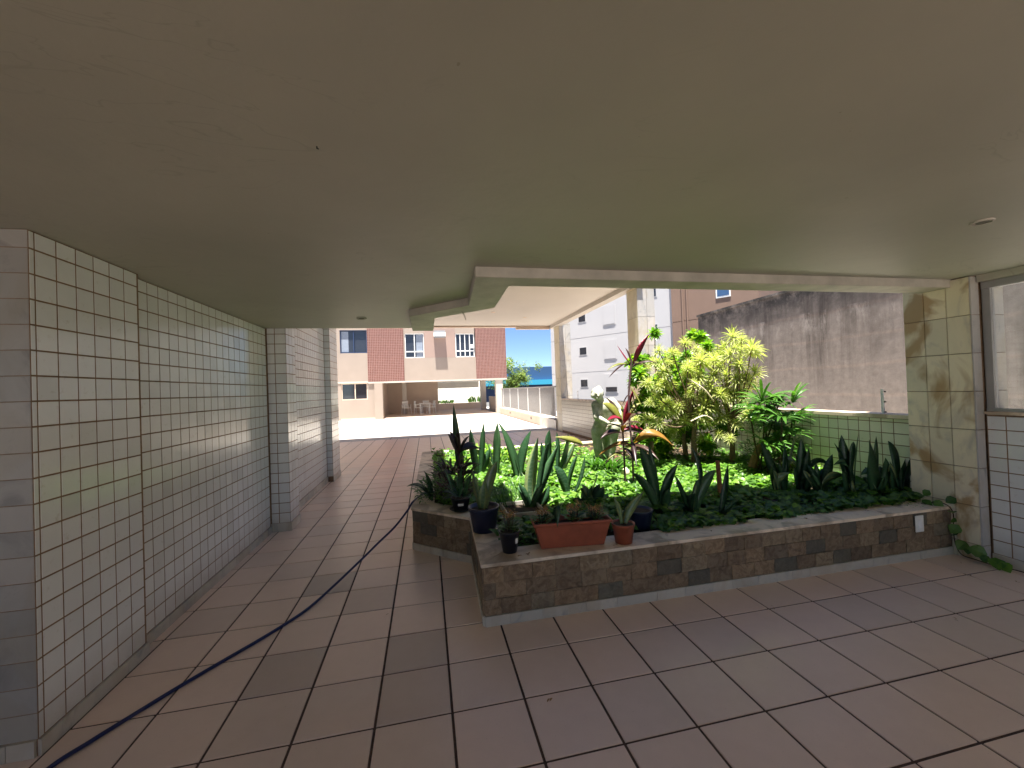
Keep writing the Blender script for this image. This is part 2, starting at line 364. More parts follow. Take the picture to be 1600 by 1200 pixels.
    def build(s, name, mats, parent=None, origin=None, smooth=False):
        if origin is None:
            xs, ys, zs = zip(*s.v); origin = ((min(xs)+max(xs))/2, (min(ys)+max(ys))/2, min(zs))
        return link(bpy.data.objects.new(name, s.mesh(name, mats, origin, smooth)), parent, origin)
def bevel(o, w=.004, seg=2):
    b = o.modifiers.new('bevel', 'BEVEL'); b.width = w; b.segments = seg; b.limit_method = 'ANGLE'; return o
CACHE = {}
UP = Vector((0, 0, 1))
def tile(parent, O, u, up, w, h, t, mat, name='tile', ins=.002, color=None):
    """one tile object; its mesh is shared between tiles of a size"""
    u, up = Vector(u), Vector(up); key = (name, round(w, 3), round(h, 3), round(t, 4), mat.name)
    if key not in CACHE:
        CACHE[key] = M().frustum((0, 0, 0), (1, 0, 0), (0, 1, 0), (0, 0, 1), w, h, t, ins).mesh(name, mat)
    n = u.cross(up); o = bpy.data.objects.new(name, CACHE[key]); link(o, parent, O)
    o.rotation_euler = Matrix((u, up, n)).transposed().to_euler()
    if color: o.color = color
    return o
def tile_field(parent, O, u, up, us, vs, t, mat, maxn, gap=.0072, name='tile', key=None, keep=None):
    """us, vs: lists of joint positions along u and up from O. The nearest maxn tiles are parts, the rest one joined part."""
    u, up, O = Vector(u), Vector(up), Vector(O); n = u.cross(up); cells = []
    for a0, a1 in zip(us, us[1:]):
        for b0, b1 in zip(vs, vs[1:]):
            if a1-a0 < gap*2 or b1-b0 < gap*2: continue
            c = O + u*(a0+a1)/2 + up*(b0+b1)/2
            if keep and not keep(c): continue
            cells.append((key(c) if key else (c-Vector((0, 0, 1.5))).length, c, a1-a0-gap, b1-b0-gap))
    cells.sort(key=lambda q: q[0]); rest = M()
    for i, (d, c, w, h) in enumerate(cells):
        if i < maxn: tile(parent, c + n*random.uniform(-.0003, .0003), u, up, w, h, t, mat, name, min(.002, t*.7))
        else: rest.frustum(c, u, up, n, w, h, t, min(.002, t*.7))
    if rest.v: tag(rest.build(name, mat, parent), kind='stuff')
def frange(a, b, st, off=0):
    out = [a]; x = a+off if off > 1e-6 else a+st
    while x < b-1e-4: out.append(x); x += st
    out.append(b); return out
# ------------------------------------------------------------------ setting: ground, floor, courtyard, ceilings
X, Y, Z = Vector((1, 0, 0)), Vector((0, 1, 0)), Vector((0, 0, 1))
g = M().box(-400, 400, -60, 700, -.6, -.35).build('street_ground', MT['asphalt']); tag(g, kind='structure')
fl = M().box(-7, 4.38, -5, 13.75, -.3, -.005).build('floor', MT['grout'], None, (0, 0, 0)); tag(fl, kind='structure')
P = .34695
us = [(.0714+P*i)+7 for i in range(-20, 13)]; us = [u for u in us if u > 0] + [11.38]
vs = [(2.292+P*j)+5 for j in range(-21, 34)]; vs = [v for v in vs if v >= 0]
def under_planter(c):
    x, y = c.x, c.y
    if y > 2.85 and y < 7.5 and x > .55: return False
    if y > 4.3 and y < 7.5 and x > .15: return False
    return x > -1.98 or y > 8 or y < 2
before = len(COL.objects)
GREY = [(-.10, 2.12), (-.10, 2.47), (-.45, 3.16), (-.79, 3.5), (-.79, 2.47)]
tile_field(fl, (-7, -5, -.005), X, Y, us, vs, .005, MT['ftile'], 300, .0115, keep=under_planter,
           key=lambda c: (1e3 if (c.y < 1.15 or c.x < -1.9) else 0) + (c-Vector((0, .6, 0))).length)
for o in list(COL.objects)[before:]:
    if o.name.startswith('tile'):
        for gx, gy in GREY:
            if abs(o.location.x-gx) < .17 and abs(o.location.y-gy) < .17: o.color = (.74, .76, .78, 1)
# courtyard paving, a sheet of large pale slabs
cy = M().box(-14, 4.38, 13.76, 36, -.3, -.006).build('courtyard', MT['courtjoint'], None, (0, 13.76, 0)); tag(cy, kind='structure')
tile_field(cy, (-14, 13.76, -.006), X, Y, [0, 3.2, 6.4, 9.6, 12.8, 15.5, 18.38], [0, .74, 4.1, 7.9, 11.2, 14.5, 18, 22.2], .006, MT['court'], 60, .03, name='paving_slab')
outer = M().box(4.66, 7.99, -8, 36, -.3, -.02).build('pale_bounce_path', MT['court'], None, (4.6, 0, 0)); tag(outer, kind='structure')  # unseen path, its pale paving added to bounce sunlight onto the ceiling

foot = [(-7, -4.8), (4.62, -4.8), (4.62, 2.72), (.575, 2.72), (.60, 3.46), (.10, 3.97), (.10, 5.0), (-7, 5.0)]
ce = M().prism(foot, 2.27, 4.5).build('ceiling', MT['ceil'], None, (0, 0, 2.27)); tag(ce, kind='structure')
def poly_strip(outer_, inner_, z0, z1):
    m = M(); n = len(outer_)
    for i in range(n-1): m_poly = [outer_[i], outer_[i+1], inner_[i+1], inner_[i]]; m.prism(m_poly, z0, z1)
    return m
ob = [(4.62, 2.515), (.322, 2.515), (.366, 3.37), (-.132, 3.885), (-.132, 4.80)]
ib = [(4.62, 2.722), (.577, 2.722), (.602, 3.462), (.102, 3.972), (.102, 4.80)]
bm_ = M(); b = 0
for z in (2.205, 2.27):
    bm_.v += [(x, y, z) for x, y in ob] + [(x, y, z) for x, y in ib]
for i in range(4):
    bm_.face([i, i+1, 5+i+1, 5+i]); bm_.face([i, 10+i, 10+i+1, i+1]); bm_.face([5+i, 5+i+1, 15+i+1, 15+i])
bm_.face([0, 5, 15, 10]); bm_.face([4, 14, 19, 9])
bevel(bm_.build('edge_beam', MT['beam'], ce), .004, 1)
cs = M()
for x, y, r in ((-.618, 4.33, .05), (2.80, 1.52, .045)):
    f = M().lathe((x, y, 2.262), [(r, .008), (r, 0), (r*.78, -.002), (r*.74, .006)], 24).build('light_fitting', MT['beige'], ce)
    M().lathe((x, y, 2.263), [(r*.55, .006), (r*.5, -.004), (.004, -.006)], 18).build('dead_lamp_socket', MT['hole'], f)
M().tube([(-.307, 1.341, 2.275), (-.307, 1.341, 2.264), (-.302, 1.339, 2.262)], .0022, 6).build('screw_hook', MT['black_metal'], ce)
# small lump of paint and twig left under the edge beam
M().tube([(.33, 3.60, 2.206), (.36, 3.64, 2.16), (.37, 3.66, 2.13)], [.006, .004, .002], 5).build('hanging_drip', MT['beam'], ce)

hi = M().prism([(-14, 5.02), (.10, 5.02), (.10, 7.74), (4.40, 7.74), (4.40, 13.7), (-14, 13.7)], 3.66, 3.86).build('upper_ceiling', MT['beige'], None, (0, 5, 3.66)); tag(hi, kind='structure')
M().box(4.30, 4.52, 7.74, 13.72, 3.56, 3.90).build('edge_fascia', MT['beige'], hi)
M().box(-14, 3.1, 13.60, 13.74, 3.61, 3.90).build('end_fascia', MT['tan'], hi)
M().box(3.1, 4.30, 13.66, 13.78, 3.55, 3.90).build('end_fascia', MT['tan'], hi)
for x, y in ((1.65, 8.6), (1.9, 11.2), (3.0, 12.0)):
    M().lathe((x, y, 3.652), [(.06, .01), (.06, 0), (.01, -.004)], 18).build('light_fitting', MT['tan'], hi)
light_block_wall = M().box(-7, -3.0, -4.75, -4.55, 0, 2.268).build('rear_wall', MT['cream'], None, (-3, -4.7, 0)); tag(light_block_wall, kind='structure')  # unseen wall behind the camera, added and sized to hold back bounce light
rear = M().box(-30, 4.62, -40, -5.01, -.3, -.005).build('rear_bounce_paving', MT['court'], None, (0, -5, 0)); tag(rear, kind='structure')  # unseen pale ground, added as a sunlit reflector for the covered area

# ------------------------------------------------------------------ left tiled wall
TP = .1115
def vrows(z0, z1): return [0] + [TP*k for k in range(1, int((z1-z0)/TP)+1)] + [z1-z0]
def skirting(parent, O, u, n, L, h=.07, seed=0):
    r = random.Random(seed); a = 0; u = Vector(u); n = Vector(n); O = Vector(O)
    while a < L-.01:
        w = min(r.choice((.22, .30, .35, .45)), L-a)
        c = O + u*(a+w/2) + Z*(h/2) + n*(.006+r.uniform(0, .001))
        m = M().obox(c, u, Z, n, w/2-.0012, h/2, .006); m.build('skirting', MT['skirt'], parent); a += w
def wall_thing(name, box, label, cat='wall', mat='wgrout'):
    m = M().box(*box); return tag(m.build(name, MT[mat], None, ((box[0]+box[1])/2, (box[2]+box[3])/2, box[4])), label, cat)
T0 = .0015
w1 = wall_thing('tiled_wall', (-7, -1.670-.005, 2.154, 2.845, 0, 2.268), 'nearest stretch of white tiled wall at left, its dark end facing the viewer')
tile_field(w1, (-1.675, 2.154, .07), Y, Z, [0] + [.028+.1085*k for k in range(7)], vrows(.07, 2.268), T0, MT['wtile'], 300)
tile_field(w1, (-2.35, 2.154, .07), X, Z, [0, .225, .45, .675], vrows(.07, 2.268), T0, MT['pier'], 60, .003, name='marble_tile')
skirting(w1, (-1.675, 2.15, 0), Y, X, .70, seed=1); skirting(w1, (-2.35, 2.154, 0), X, -Y, .67, seed=2)
w2 = wall_thing('tiled_wall', (-7, -1.728-.005, 2.847, 5.0, 0, 2.268), 'long recessed stretch of white tiled wall running along the walkway')
tile_field(w2, (-1.733, 2.85, .07), Y, Z, [.003] + [.065+.1085*k for k in range(20)], vrows(.07, 2.268), T0, MT['wtile'], 300)
skirting(w2, (-1.733, 2.85, 0), Y, X, 2.15, seed=3)
p1 = wall_thing('tiled_pilaster', (-7, -1.535, 5.005+.005, 5.33, 0, 3.658), 'first tiled pilaster jutting from the white wall, where low ceiling ends', 'pilaster')
tile_field(p1, (-1.735, 5.01, .09), X, Z, [.005, .085, .20], vrows(.09, 3.65), T0, MT['wtile'], 100)
tile_field(p1, (-1.535, 5.005, .09), Y, Z, [.0, .107, .216, .325], vrows(.09, 3.65), T0, MT['wtile'], 120)
skirting(p1, (-1.735, 5.01, 0), X, -Y, .21, .09, seed=4); skirting(p1, (-1.535, 5.0, 0), Y, X, .33, .09, seed=5)
w3 = wall_thing('tiled_wall', (-7, -1.715-.005, 5.332, 7.57, 0, 3.658), 'far white tiled wall between the two pilasters, with bright reflections')
tile_field(w3, (-1.72, 5.335, .09), Y, Z, [0] + [.1085*k for k in range(1, 21)] + [2.235], vrows(.09, 3.65), T0, MT['wtile'], 300)
skirting(w3, (-1.72, 5.335, 0), Y, X, 2.235, .09, seed=6)
p2 = wall_thing('tiled_pilaster', (-7, -1.625, 7.572+.005, 8.16, 0, 3.658), 'farthest tiled pilaster at the end of the white wall', 'pilaster')
tile_field(p2, (-1.72, 7.577, .09), X, Z, [.0, .093], vrows(.09, 3.65), T0, MT['wtile'], 60)
tile_field(p2, (-1.625, 7.572, .09), Y, Z, [.0, .109, .218, .327, .436, .586], vrows(.09, 3.65), T0, MT['wtile'], 200)
skirting(p2, (-1.625, 7.57, 0), Y, X, .59, .09, seed=7)

# ------------------------------------------------------------------ right side: pillar, window wall, low garden wall
pl = wall_thing('marble_pillar', (4.248, 4.60, 2.40, 2.86, 0, 2.268), 'yellow stained marble clad pillar at the right end of the garden planter', 'pillar', 'wgrout')
rows = [0, .13] + [.13+.305*k for k in range(1, 8)]; rows = [r for r in rows if r < 2.26] + [2.265]
tile_field(pl, (4.248, 2.86, 0), -Y, Z, [.0, .155, .31, .46], rows, .008, MT['pillar'], 60, .0035, name='marble_slab', )
tile_field(pl, (4.24, 2.40, 0), X, Z, [.0, .09], rows, .008, MT['gmarble'], 60, .003, name='marble_slab')
tile_field(pl, (4.37, 2.40, 0), X, Z, [.0, .23], rows, .008, MT['gmarble'], 60, .003, name='marble_slab')
ww = wall_thing('window_wall', (4.338, 4.55, -1.04, 2.388, 0, 1.165), 'low white tiled wall under the window at the right edge', 'wall')
tile_field(ww, (4.338, 2.385, .07), -Y, Z, [.0, .1085]+[.1085*k for k in range(2, 20)], [.0]+[.1085*k for k in range(1, 11)], T0, MT['wtile'], 200)
M().box(4.315, 4.56, -1.045, 2.389, 1.166, 1.19).build('sill', MT['cap'], ww); skirting(ww, (4.338, 2.385, 0), -Y, -X, 2.0, .07, seed=8)
wi = empty('window', (4.38, 1.0, 1.19)); tag(wi, 'large aluminium framed window at the right edge looking onto concrete wall', 'window')
for k, (a, b_) in enumerate(((2.340, 2.386), (.62, .68), (-1.1, -1.04))): M().box(4.35, 4.40, a, b_, 1.215, 2.16).build('mullion', MT['alu'], wi)
M().box(4.345, 4.405, -1.1, 2.387, 1.191, 1.214).build('bottom_rail', MT['alu'], wi); M().box(4.345, 4.405, -1.1, 2.387, 2.161, 2.215).build('top_rail', MT['alu'], wi)
for a, b_ in ((.68, 2.34), (-1.04, .62)): M().box(4.371, 4.377, a+.001, b_-.001, 1.2145, 2.1605).build('pane', MT['glass'], wi)
lt = tag(M().box(4.30, 4.60, -5, 2.387, 2.216, 2.269).build('window_lintel', MT['ceil']), 'cream painted lintel over the window at the right edge', 'lintel')

lw = wall_thing('garden_wall', (4.405, 4.56, 2.862, 12.95, 0, 1.085), 'low cream tiled wall behind the garden shrubs with pale coping', 'wall')
tile_field(lw, (4.405, 12.95, .07), -Y, Z, [0]+[.09+.1085*k for k in range(0, 91)]+[10.088], [0]+[.1085*k for k in range(1, 10)]+[1.013], T0, MT['cream_tile'], 300, keep=lambda c: c.z > .33 or c.y > 7.6)
a = 2.862
while a < 12.95:
    b_ = min(a+1.1, 12.95); M().box(4.375, 4.585, a+.001, b_-.001, 1.086, 1.122).build('coping', MT['cap'], lw); a += 1.1
def column(box, label, matn, rows_h=.6):
    c = wall_thing('marble_column', box, label, 'column', 'mortar'); x0, x1, y0, y1, z0, z1 = box; vs_ = frange(0, z1-z0, rows_h)
    tile_field(c, (x0, y1, z0), -Y, Z, [0, y1-y0], vs_, .008, MT['column'], 60, .004, name='marble_slab')
    tile_field(c, (x0-.008, y0, z0), X, Z, [0, (x1-x0)*.55, x1-x0+.008], vs_, .008, MT[matn], 60, .004, name='marble_slab'); return c
column((4.408, 4.80, 7.808, 8.26, 1.123, 3.655), 'marble column rising from the low wall behind the shrubs', 'gmarble')
column((4.408, 4.80, 12.96, 13.5, 0, 3.655), 'farthest grey marble column beside the sky and white building', 'gmarble')
def insulator(x, y, z, h, label):
    t = empty('electric_fence_post', (x, y, z)); tag(t, label, 'fence post')
    M().box(x-.006, x+.006, y-.012, y+.012, z, z+h).build('bar', MT['whitem'], t)
    for k in range(3):
        zz = z+.02+k*(h-.045)/2
        o = M().lathe((0, 0, 0), [(.004, 0), (.008, .004), (.005, .010), (.008, .016), (.004, .02)], 10).build('insulator', MT['black_metal'], t, (0, 0, 0))
        o.rotation_euler = (math.pi/2, 0, 0); o.location = (-.012, -.02, zz-z)
insulator(4.44, 3.205, 1.122, .245, 'white electric fence post with black insulators on the low wall near the pillar')
insulator(4.44, 11.53, 1.122, .25, 'tiny far electric fence post on the low wall beside the statue')

# ------------------------------------------------------------------ garden planter
gp = empty('garden_planter', (2.2, 2.6, 0)); tag(gp, 'raised garden bed faced in brown stone with white marble cap', 'planter')
OUT = [(4.238, 2.588), (.318, 2.588), (.348, 3.552), (-.162, 4.030), (-.095, 7.70), (4.398, 7.70)]
INN = [(4.238, 2.80), (.53, 2.80), (.56, 3.66), (.045, 4.14), (.10, 7.49), (4.398, 7.49)]
cm = M()
for i in range(5): cm.prism([OUT[i], INN[i], INN[i+1], OUT[i+1]][::-1], 0, .372)
cm.build('wall_core', MT['mortar'], gp)
so_ = M(); nx, ny = 44, 48
rs = random.Random(4)
for j in range(ny+1):
    for i in range(nx+1):
        x = .02+(4.395-.02)*i/nx; y = 2.78+(7.5-2.78)*j/ny; so_.v.append((x, y, .33+rs.uniform(-.012, .012)+.02*math.sin(x*3)*math.sin(y*2.3)))
def in_bed(x, y, e=0):
    if y < 2.80+e or y > 7.49-e or x > 4.39-e: return False
    if y < 3.66+e*.3: return x > .53+e
    if y < 4.14: return x > .56-(y-3.66)/.48*.515+e
    return x > .06+e
for j in range(ny):
    for i in range(nx):
        x = .02+(4.375)*(i+.5)/nx; y = 2.78+4.72*(j+.5)/ny
        if in_bed(x, y, -.08): a = j*(nx+1)+i; so_.face([a, a+1, a+nx+2, a+nx+1])
so_.build('soil', MT['soil'], gp, smooth=True)
def stone_face(A, B, seed):
    A, B = Vector((*A, 0)), Vector((*B, 0)); u = (B-A).normalized(); L = (B-A).length; n = u.cross(Z); r = random.Random(seed)
    a = 0
    while a < L-.01:
        w = min(r.choice((.16, .22, .30)), L-a); M().obox(A+u*(a+w/2)+Z*.032+n*.007, u, Z, n, w/2-.001, .032, .007).build('skirting', MT['skirt'], gp); a += w
    for row in range(3):
        z0 = .066+row*.1015; a = -r.uniform(0, .12)
        while a < L-.005:
            w = r.uniform(.15, .21); a0, a1 = max(a, 0), min(a+w, L)
            if a1-a0 > .015:
                h = .0995; t = r.uniform(.006, .012); m = M(); seg = 4
                # rough riven front: a small grid with uneven depth
                for j in range(3):
                    for i in range(seg+1):
                        e = 1 if 0 < i < seg and j == 1 else 0
                        d = t*(.75 if not e else 1)+r.uniform(-.002, .003)
                        m.v.append(tuple(A+u*(a0+.001+(a1-a0-.002)*i/seg)+Z*(z0+h*j/2)+n*max(.003, d)))
                for j in range(2):
                    for i in range(seg): q = j*(seg+1)+i; m.face([q, q+1, q+seg+2, q+seg+1])
                b0 = len(m.v); ring = [0, seg, 3*(seg+1)-1, 2*(seg+1)]
                for q in ring: m.v.append(tuple(Vector(m.v[q])-n*.012))
                for k in range(4): m.face([ring[k], b0+k, b0+(k+1) % 4, ring[(k+1) % 4]])
                o = m.build('stone', MT['stone'], gp)
            a += w
stone_face(OUT[1], OUT[0], 21)
stone_face((OUT[2][0], OUT[2][1]), OUT[1], 22); stone_face(OUT[3], OUT[2], 23); stone_face(OUT[4], OUT[3], 24)
def cap_piece(pts): bevel(M().prism(pts, .373, .396).build('cap_slab', MT['cap'], gp), .003, 2)
e = .016
cuts = [.318-e, 1.62, 2.72, 3.55, 4.238]
for k in range(4):
    x0, x1 = cuts[k]+(.0012 if k else 0), cuts[k+1]-.0012
    pts = [(x0, 2.588-e), (x1, 2.588-e), (x1, 2.80), (x0 if k else .53, 2.80)]; cap_piece(pts)
cap_piece([(.529, 2.801), (.301, 2.574), (.330, 3.545), (.56, 3.66)])
cap_piece([(.5585, 3.662), (.3305, 3.548), (-.18, 4.024), (.043, 4.138)])
for a, b_ in ((0, .3), (.3, .65), (.65, 1)):
    la = lambda t, P_, Q_: (P_[0]+(Q_[0]-P_[0])*t, P_[1]+(Q_[1]-P_[1])*t)
    cap_piece([la(a+.0006, (.043, 4.141), INN[4]), la(a+.0006, (-.18, 4.027), (-.111, 7.71)), la(b_-.0006, (-.18, 4.027), (-.111, 7.71)), la(b_-.0006, (.043, 4.141), INN[4])])
cap_piece([(.10, 7.492), (4.398, 7.492), (4.398, 7.715), (-.111, 7.715)])
ou = empty('power_outlet', (3.87, 2.57, .225)); tag(ou, 'white power outlet plate on the stone face of the planter', 'outlet')
bevel(M().box(3.828, 3.912, 2.560, 2.569, .226, .358).build('cover_plate', MT['white'], ou), .004, 2)
M().box(3.852, 3.888, 2.557, 2.561, .258, .326).build('socket', MT['whitem'], ou)

# ------------------------------------------------------------------ neighbours on the right
bw = wall_thing('concrete_boundary_wall', (8.0, 8.3, -9, 10.7, -.34, 3.44), 'tall rain streaked concrete boundary wall beyond the garden', 'wall', 'concrete')
M().box(7.97, 8.33, -9, 10.73, 3.441, 3.50).build('coping', MT['concrete'], bw)
d_ = Vector((-.57, .82, 0)).normalized(); P1 = Vector((16.7, 24.9, -.3)); nrm_ = d_.cross(Z); nrm_ = nrm_ if nrm_.x < 0 else -nrm_
def bbox_on(face_o, s0, s1, dep0, dep1, z0, z1): # box along the slanted face
    c = face_o + d_*(s0+s1)/2 - nrm_*(dep0+dep1)/2 + Z*0; return M().obox((c.x, c.y, (z0+z1)/2), d_, nrm_, Z, abs(s1-s0)/2, abs(dep1-dep0)/2, (z1-z0)/2)
wb = empty('white_apartment_building', (P1.x-3, P1.y+4, -.34)); tag(wb, 'tall white apartment building with small square windows beyond the low wall', 'building')
FL = [-.34, 2.62, 5.42, 8.22, 11.0, 13.8, 16.6]
for k in range(6): bbox_on(P1, 0, 10.6, 0, 9, FL[k]+.02, FL[k+1]-.03).build('wall', MT['white_bld'], wb)
bbox_on(P1, .02, 10.58, .03, 8.9, -.34, 16.6).build('groove_core', MT['white_bld'], wb)
def bwin(s, z, w, h, par, glass_=True, shutter=False):
    f = bbox_on(P1, s-w/2-.07, s+w/2+.07, -.025, .02, z-h/2-.07, z+h/2+.07).build('window', MT['white_bld'], par)
    bbox_on(P1, s-w/2, s+w/2, -.035, -.0251, z-h/2, z+h/2).build('pane', MT['dglass'], f)
def shut(s, z, w, h, par, low=False):
    f = bbox_on(P1, s-w/2, s+w/2, -.03, .02, z-h/2, z+h/2).build('window', MT['white_bld'], par)
    bbox_on(P1, s-w/2+.08, s+w/2-.08, -.055, -.0501, z-h*(.18 if low else .46), z+h/2-.08).build('roller_shutter', MT['white_bld'], f)
    q = low and bbox_on(P1, s-w/2+.08, s+w/2-.08, -.055, -.0501, z-h/2+.12, z-h*.19)
    if low: q.build('pane', MT['dglass'], f)
for zz in (1.75, 4.35, 7.0): bwin(7.35, zz, .62, .55, wb); shut(4.9, zz-.1, 1.1, 1.5, wb, zz < 2); bwin(1.35, zz+1.0, .42, .65, wb)
sb = empty('salmon_building', (P1.x+2, P1.y-3, -.34)); tag(sb, 'salmon painted building between the white block and the concrete wall', 'building')
for k in range(6): bbox_on(P1, -5.2, -.01, -.25, 9, FL[k]+.22, FL[k+1]+.17).build('wall', MT['salmon'], sb)
bbox_on(P1, -5.15, -.03, -.21, 8.9, -.34, 16.6).build('groove_core', MT['salmon'], sb)
M().tube([tuple(P1-d_*.75+nrm_*.30+Z*0), tuple(P1-d_*.75+nrm_*.30+Z*16)], .05, 8).build('drain_pipe', MT['salmon'], sb)
M().tube([tuple(P1-d_*1.05+nrm_*.30+Z*0), tuple(P1-d_*1.05+nrm_*.30+Z*16)], .05, 8).build('drain_pipe', MT['salmon'], sb)
f = bbox_on(P1, -3.7, -2.85, -.30, -.24, 6.75, 8.3).build('window', MT['whitem'], sb); bbox_on(P1, -3.62, -2.93, -.31, -.3005, 6.85, 8.2).build('pane', MT['blue'], f)
# sand coloured brick building
sn = empty('sand_brick_building', (28, 16, -.34)); tag(sn, 'sand coloured tiled building just above the concrete wall', 'building')
M().box(23.4, 34, 9, 21, -.34, 7.35).build('lower_wall', MT['white_bld'], sn); M().box(23.3, 34, 9, 21.1, 7.36, 16).build('upper_wall', MT['sand'], sn)
# sky side: blue hall, tree, street lamp
bh = empty('blue_hall', (16, 62, -.34)); tag(bh, 'long low blue commercial building on the horizon behind the tree', 'building')
M().box(6, 34, 60, 75, -.34, 2.0).build('dark_base', MT['navy'], bh); M().box(6, 34, 59.4, 75, 2.01, 2.75).build('awning', MT['cyan'], bh); M().box(6, 34, 60, 75, 2.76, 4.75).build('upper_wall', MT['blue'], bh)
# ------------------------------------------------------------------ building across the courtyard
fb = empty('courtyard_building', (0, 25, 0)); tag(fb, 'cream building across the courtyard with red tiled panels and open ground floor', 'building')
YF = 25.0
def fbox(x0, x1, y0, y1, z0, z1, name, mat): return M().box(x0, x1, y0, y1, z0, z1).build(name, MT[mat], fb)
# upper storey: pieces around the windows
TOPZ = 8.3
for (x0, x1, z0, z1, mt) in ((-12, -4.80, 2.25, TOPZ, 'cream'), (-4.80, -3.30, 2.25, 3.90, 'cream'), (-4.80, -3.30, 5.24, TOPZ, 'cream'),
      (-1.24, -1.17, 3.56, 5.03, 'cream'), (-.04, 1.82, 3.56, TOPZ, 'pink'), (-1.24, -.04, 5.03, TOPZ, 'cream'), (1.82, 3.0, 5.01, TOPZ, 'cream'),
      (-1.24, 3.05, 2.20, 3.556, 'cream')):
    fbox(x0, x1, YF, YF+.2, z0, z1, 'wall', mt)
fbox(-12, 4.95, YF+.21, YF+6.2, 2.20, 2.40, 'floor_slab', 'beige'); fbox(-12, 4.95, YF+5.9, YF+6.2, 2.41, TOPZ, 'rear_wall', 'cream')
fbox(4.75, 4.95, YF+.21, YF+5.89, 2.41, TOPZ, 'side_wall', 'cream'); fbox(-12, 5.0, YF+.0, YF+6.2, TOPZ+.01, TOPZ+.2, 'roof', 'cream')
fbox(-3.30, -1.245, YF-.06, YF+.2, 2.20, TOPZ, 'tiled_panel_base', 'whitegrout'); fbox(3.052, 4.95, YF-.06, YF+.2, 2.14, TOPZ, 'tiled_panel_base', 'whitegrout')
for x0, x1, z0 in ((-3.30, -1.245, 2.21), (3.052, 4.95, 2.15)):
    m = M(); nX = 21; nZ = 40; pw = (x1-x0)/nX
    for i in range(nX):
        for j in range(nZ): m.frustum((x0+pw*(i+.5), YF-.06, z0+pw*(j+.5)), X, Z, -Y, pw-.02, pw-.02, .006)
    tag(m.build('small_red_tiles', MT['redtile'], fb), kind='stuff')
fbox(-3.31, 4.96, YF-.075, YF-.005, 2.10, 2.195, 'ledge', 'beige'); fbox(-12, -3.312, YF-.03, YF+.2, 2.15, 2.245, 'ledge', 'beige')
def window(x0, x1, z0, z1, split, low=None, curtain=None, frame='whitem'):
    w = M(); t = .05
    w.box(x0, x1, YF+.05, YF+.11, z0, z0+t).box(x0, x1, YF+.05, YF+.11, z1-t, z1).box(x0, x0+t, YF+.051, YF+.109, z0+t, z1-t).box(x1-t, x1, YF+.051, YF+.109, z0+t, z1-t)
    for s in split: w.box(x0+s-.025, x0+s+.025, YF+.04, YF+.10, z0+t, z1-t)
    if low: w.box(x0+t, x1-t, YF+.035, YF+.10, z0+low-.03, z0+low+.03)
    f_ = w.build('window', MT[frame], fb)
    M().box(x0+t, x1-t, YF+.12, YF+.13, z0+t, z1-t).build('pane', MT['dglass'], f_)
    if curtain:
        c = M(); a, b_ = curtain; n = 14
        for i in range(n+1):
            xx = x0+a+(b_-a)*i/n; yy = YF+.112+.004*math.sin(i*2.4); c.v += [(xx, yy, z0+.07), (xx, yy, z1-.07)]
        for i in range(n): c.face([2*i, 2*i+2, 2*i+3, 2*i+1])
        c.build('curtain', MT['curtain'], f_)
    return f_
window(-4.80, -3.30, 3.90, 5.24, [.75], None, (.06, .45), 'navy')
window(-1.17, -.05, 3.56, 5.03, [.56], .38, (.66, 1.04)); window(1.83, 2.99, 3.56, 5.01, [.29, .58, .87], .38, None)
M().box(2.72, 2.98, YF+.0, YF+.03, 4.1, 4.32).build('small_white_vent', MT['whitem'], fb)
ac = M().box(.53, 1.24, YF-.42, YF-.001, 4.80, 5.02).build('air_conditioner_ledge', MT['whitewall'], fb); M().box(.55, 1.22, YF-.38, YF-.001, 5.021, 5.14).build('louvre', MT['alu'], ac)
M().box(.55, 1.22, YF-.40, YF-.001, 4.73, 4.799).build('underside_bracket', MT['alu'], ac)
# ground storey: room at left with a window, open pilotis at right
for (x0, x1, z0, z1) in ((-12, -4.80, 0, 2.149), (-4.80, -3.35, 0, 1.18), (-3.35, -2.98, .0, 2.149)): fbox(x0, x1, YF, YF+.18, z0, z1, 'wall', 'cream')
YW = YF; window(-4.80, -3.36, 1.18, 2.149, [.75], None, None, 'tan')
fbox(-4.85, -2.97, YF-.03, YF-.001, 0, .10, 'skirting', 'tan')
fbox(-2.95, -2.50, YF-.25, YF+.30, 0, 2.098, 'column', 'cream')
fbox(-2.94, -2.75, YF+.31, 31.1, 0, 2.199, 'side_room_wall', 'tan'); fbox(-2.74, .85, 31.0, 31.15, 0, 2.199, 'back_wall', 'tan')
fbox(-1.62, -1.33, 28.9, 29.2, 0, 2.199, 'column', 'beige'); fbox(4.25, 4.68, YF-.02, YF+.45, 0, 2.098, 'column', 'beige'); fbox(4.0, 4.38, 30.3, 30.8, 0, 2.199, 'column', 'beige')
fbox(-2.49, 4.24, YF+.02, 34, .001, .03, 'pilotis_floor', 'tan')
fbox(-2.3, -.7, YF-.18, YF-.0, .001, .02, 'dark_step_strip', 'grout')
fbox(.42, 4.0, 31.5, 31.9, 1.72, 2.199, 'bright_beam', 'whitewall')
fbox(4.69, 4.9, 28, 31, 0, 1.0, 'end_parapet', 'tan')
gw = tag(M().box(.86, 5.0, 36.5, 36.8, 0, 2.9).build('rear_garden_wall', MT['whitewall']), 'bright white wall seen through the open ground floor across the courtyard', 'wall')
rp = tag(M().box(.75, 4.6, 32.6, 33.3, .0, .52).build('rear_planter', MT['tan']), 'low beige planter box in front of the bright rear wall', 'planter')
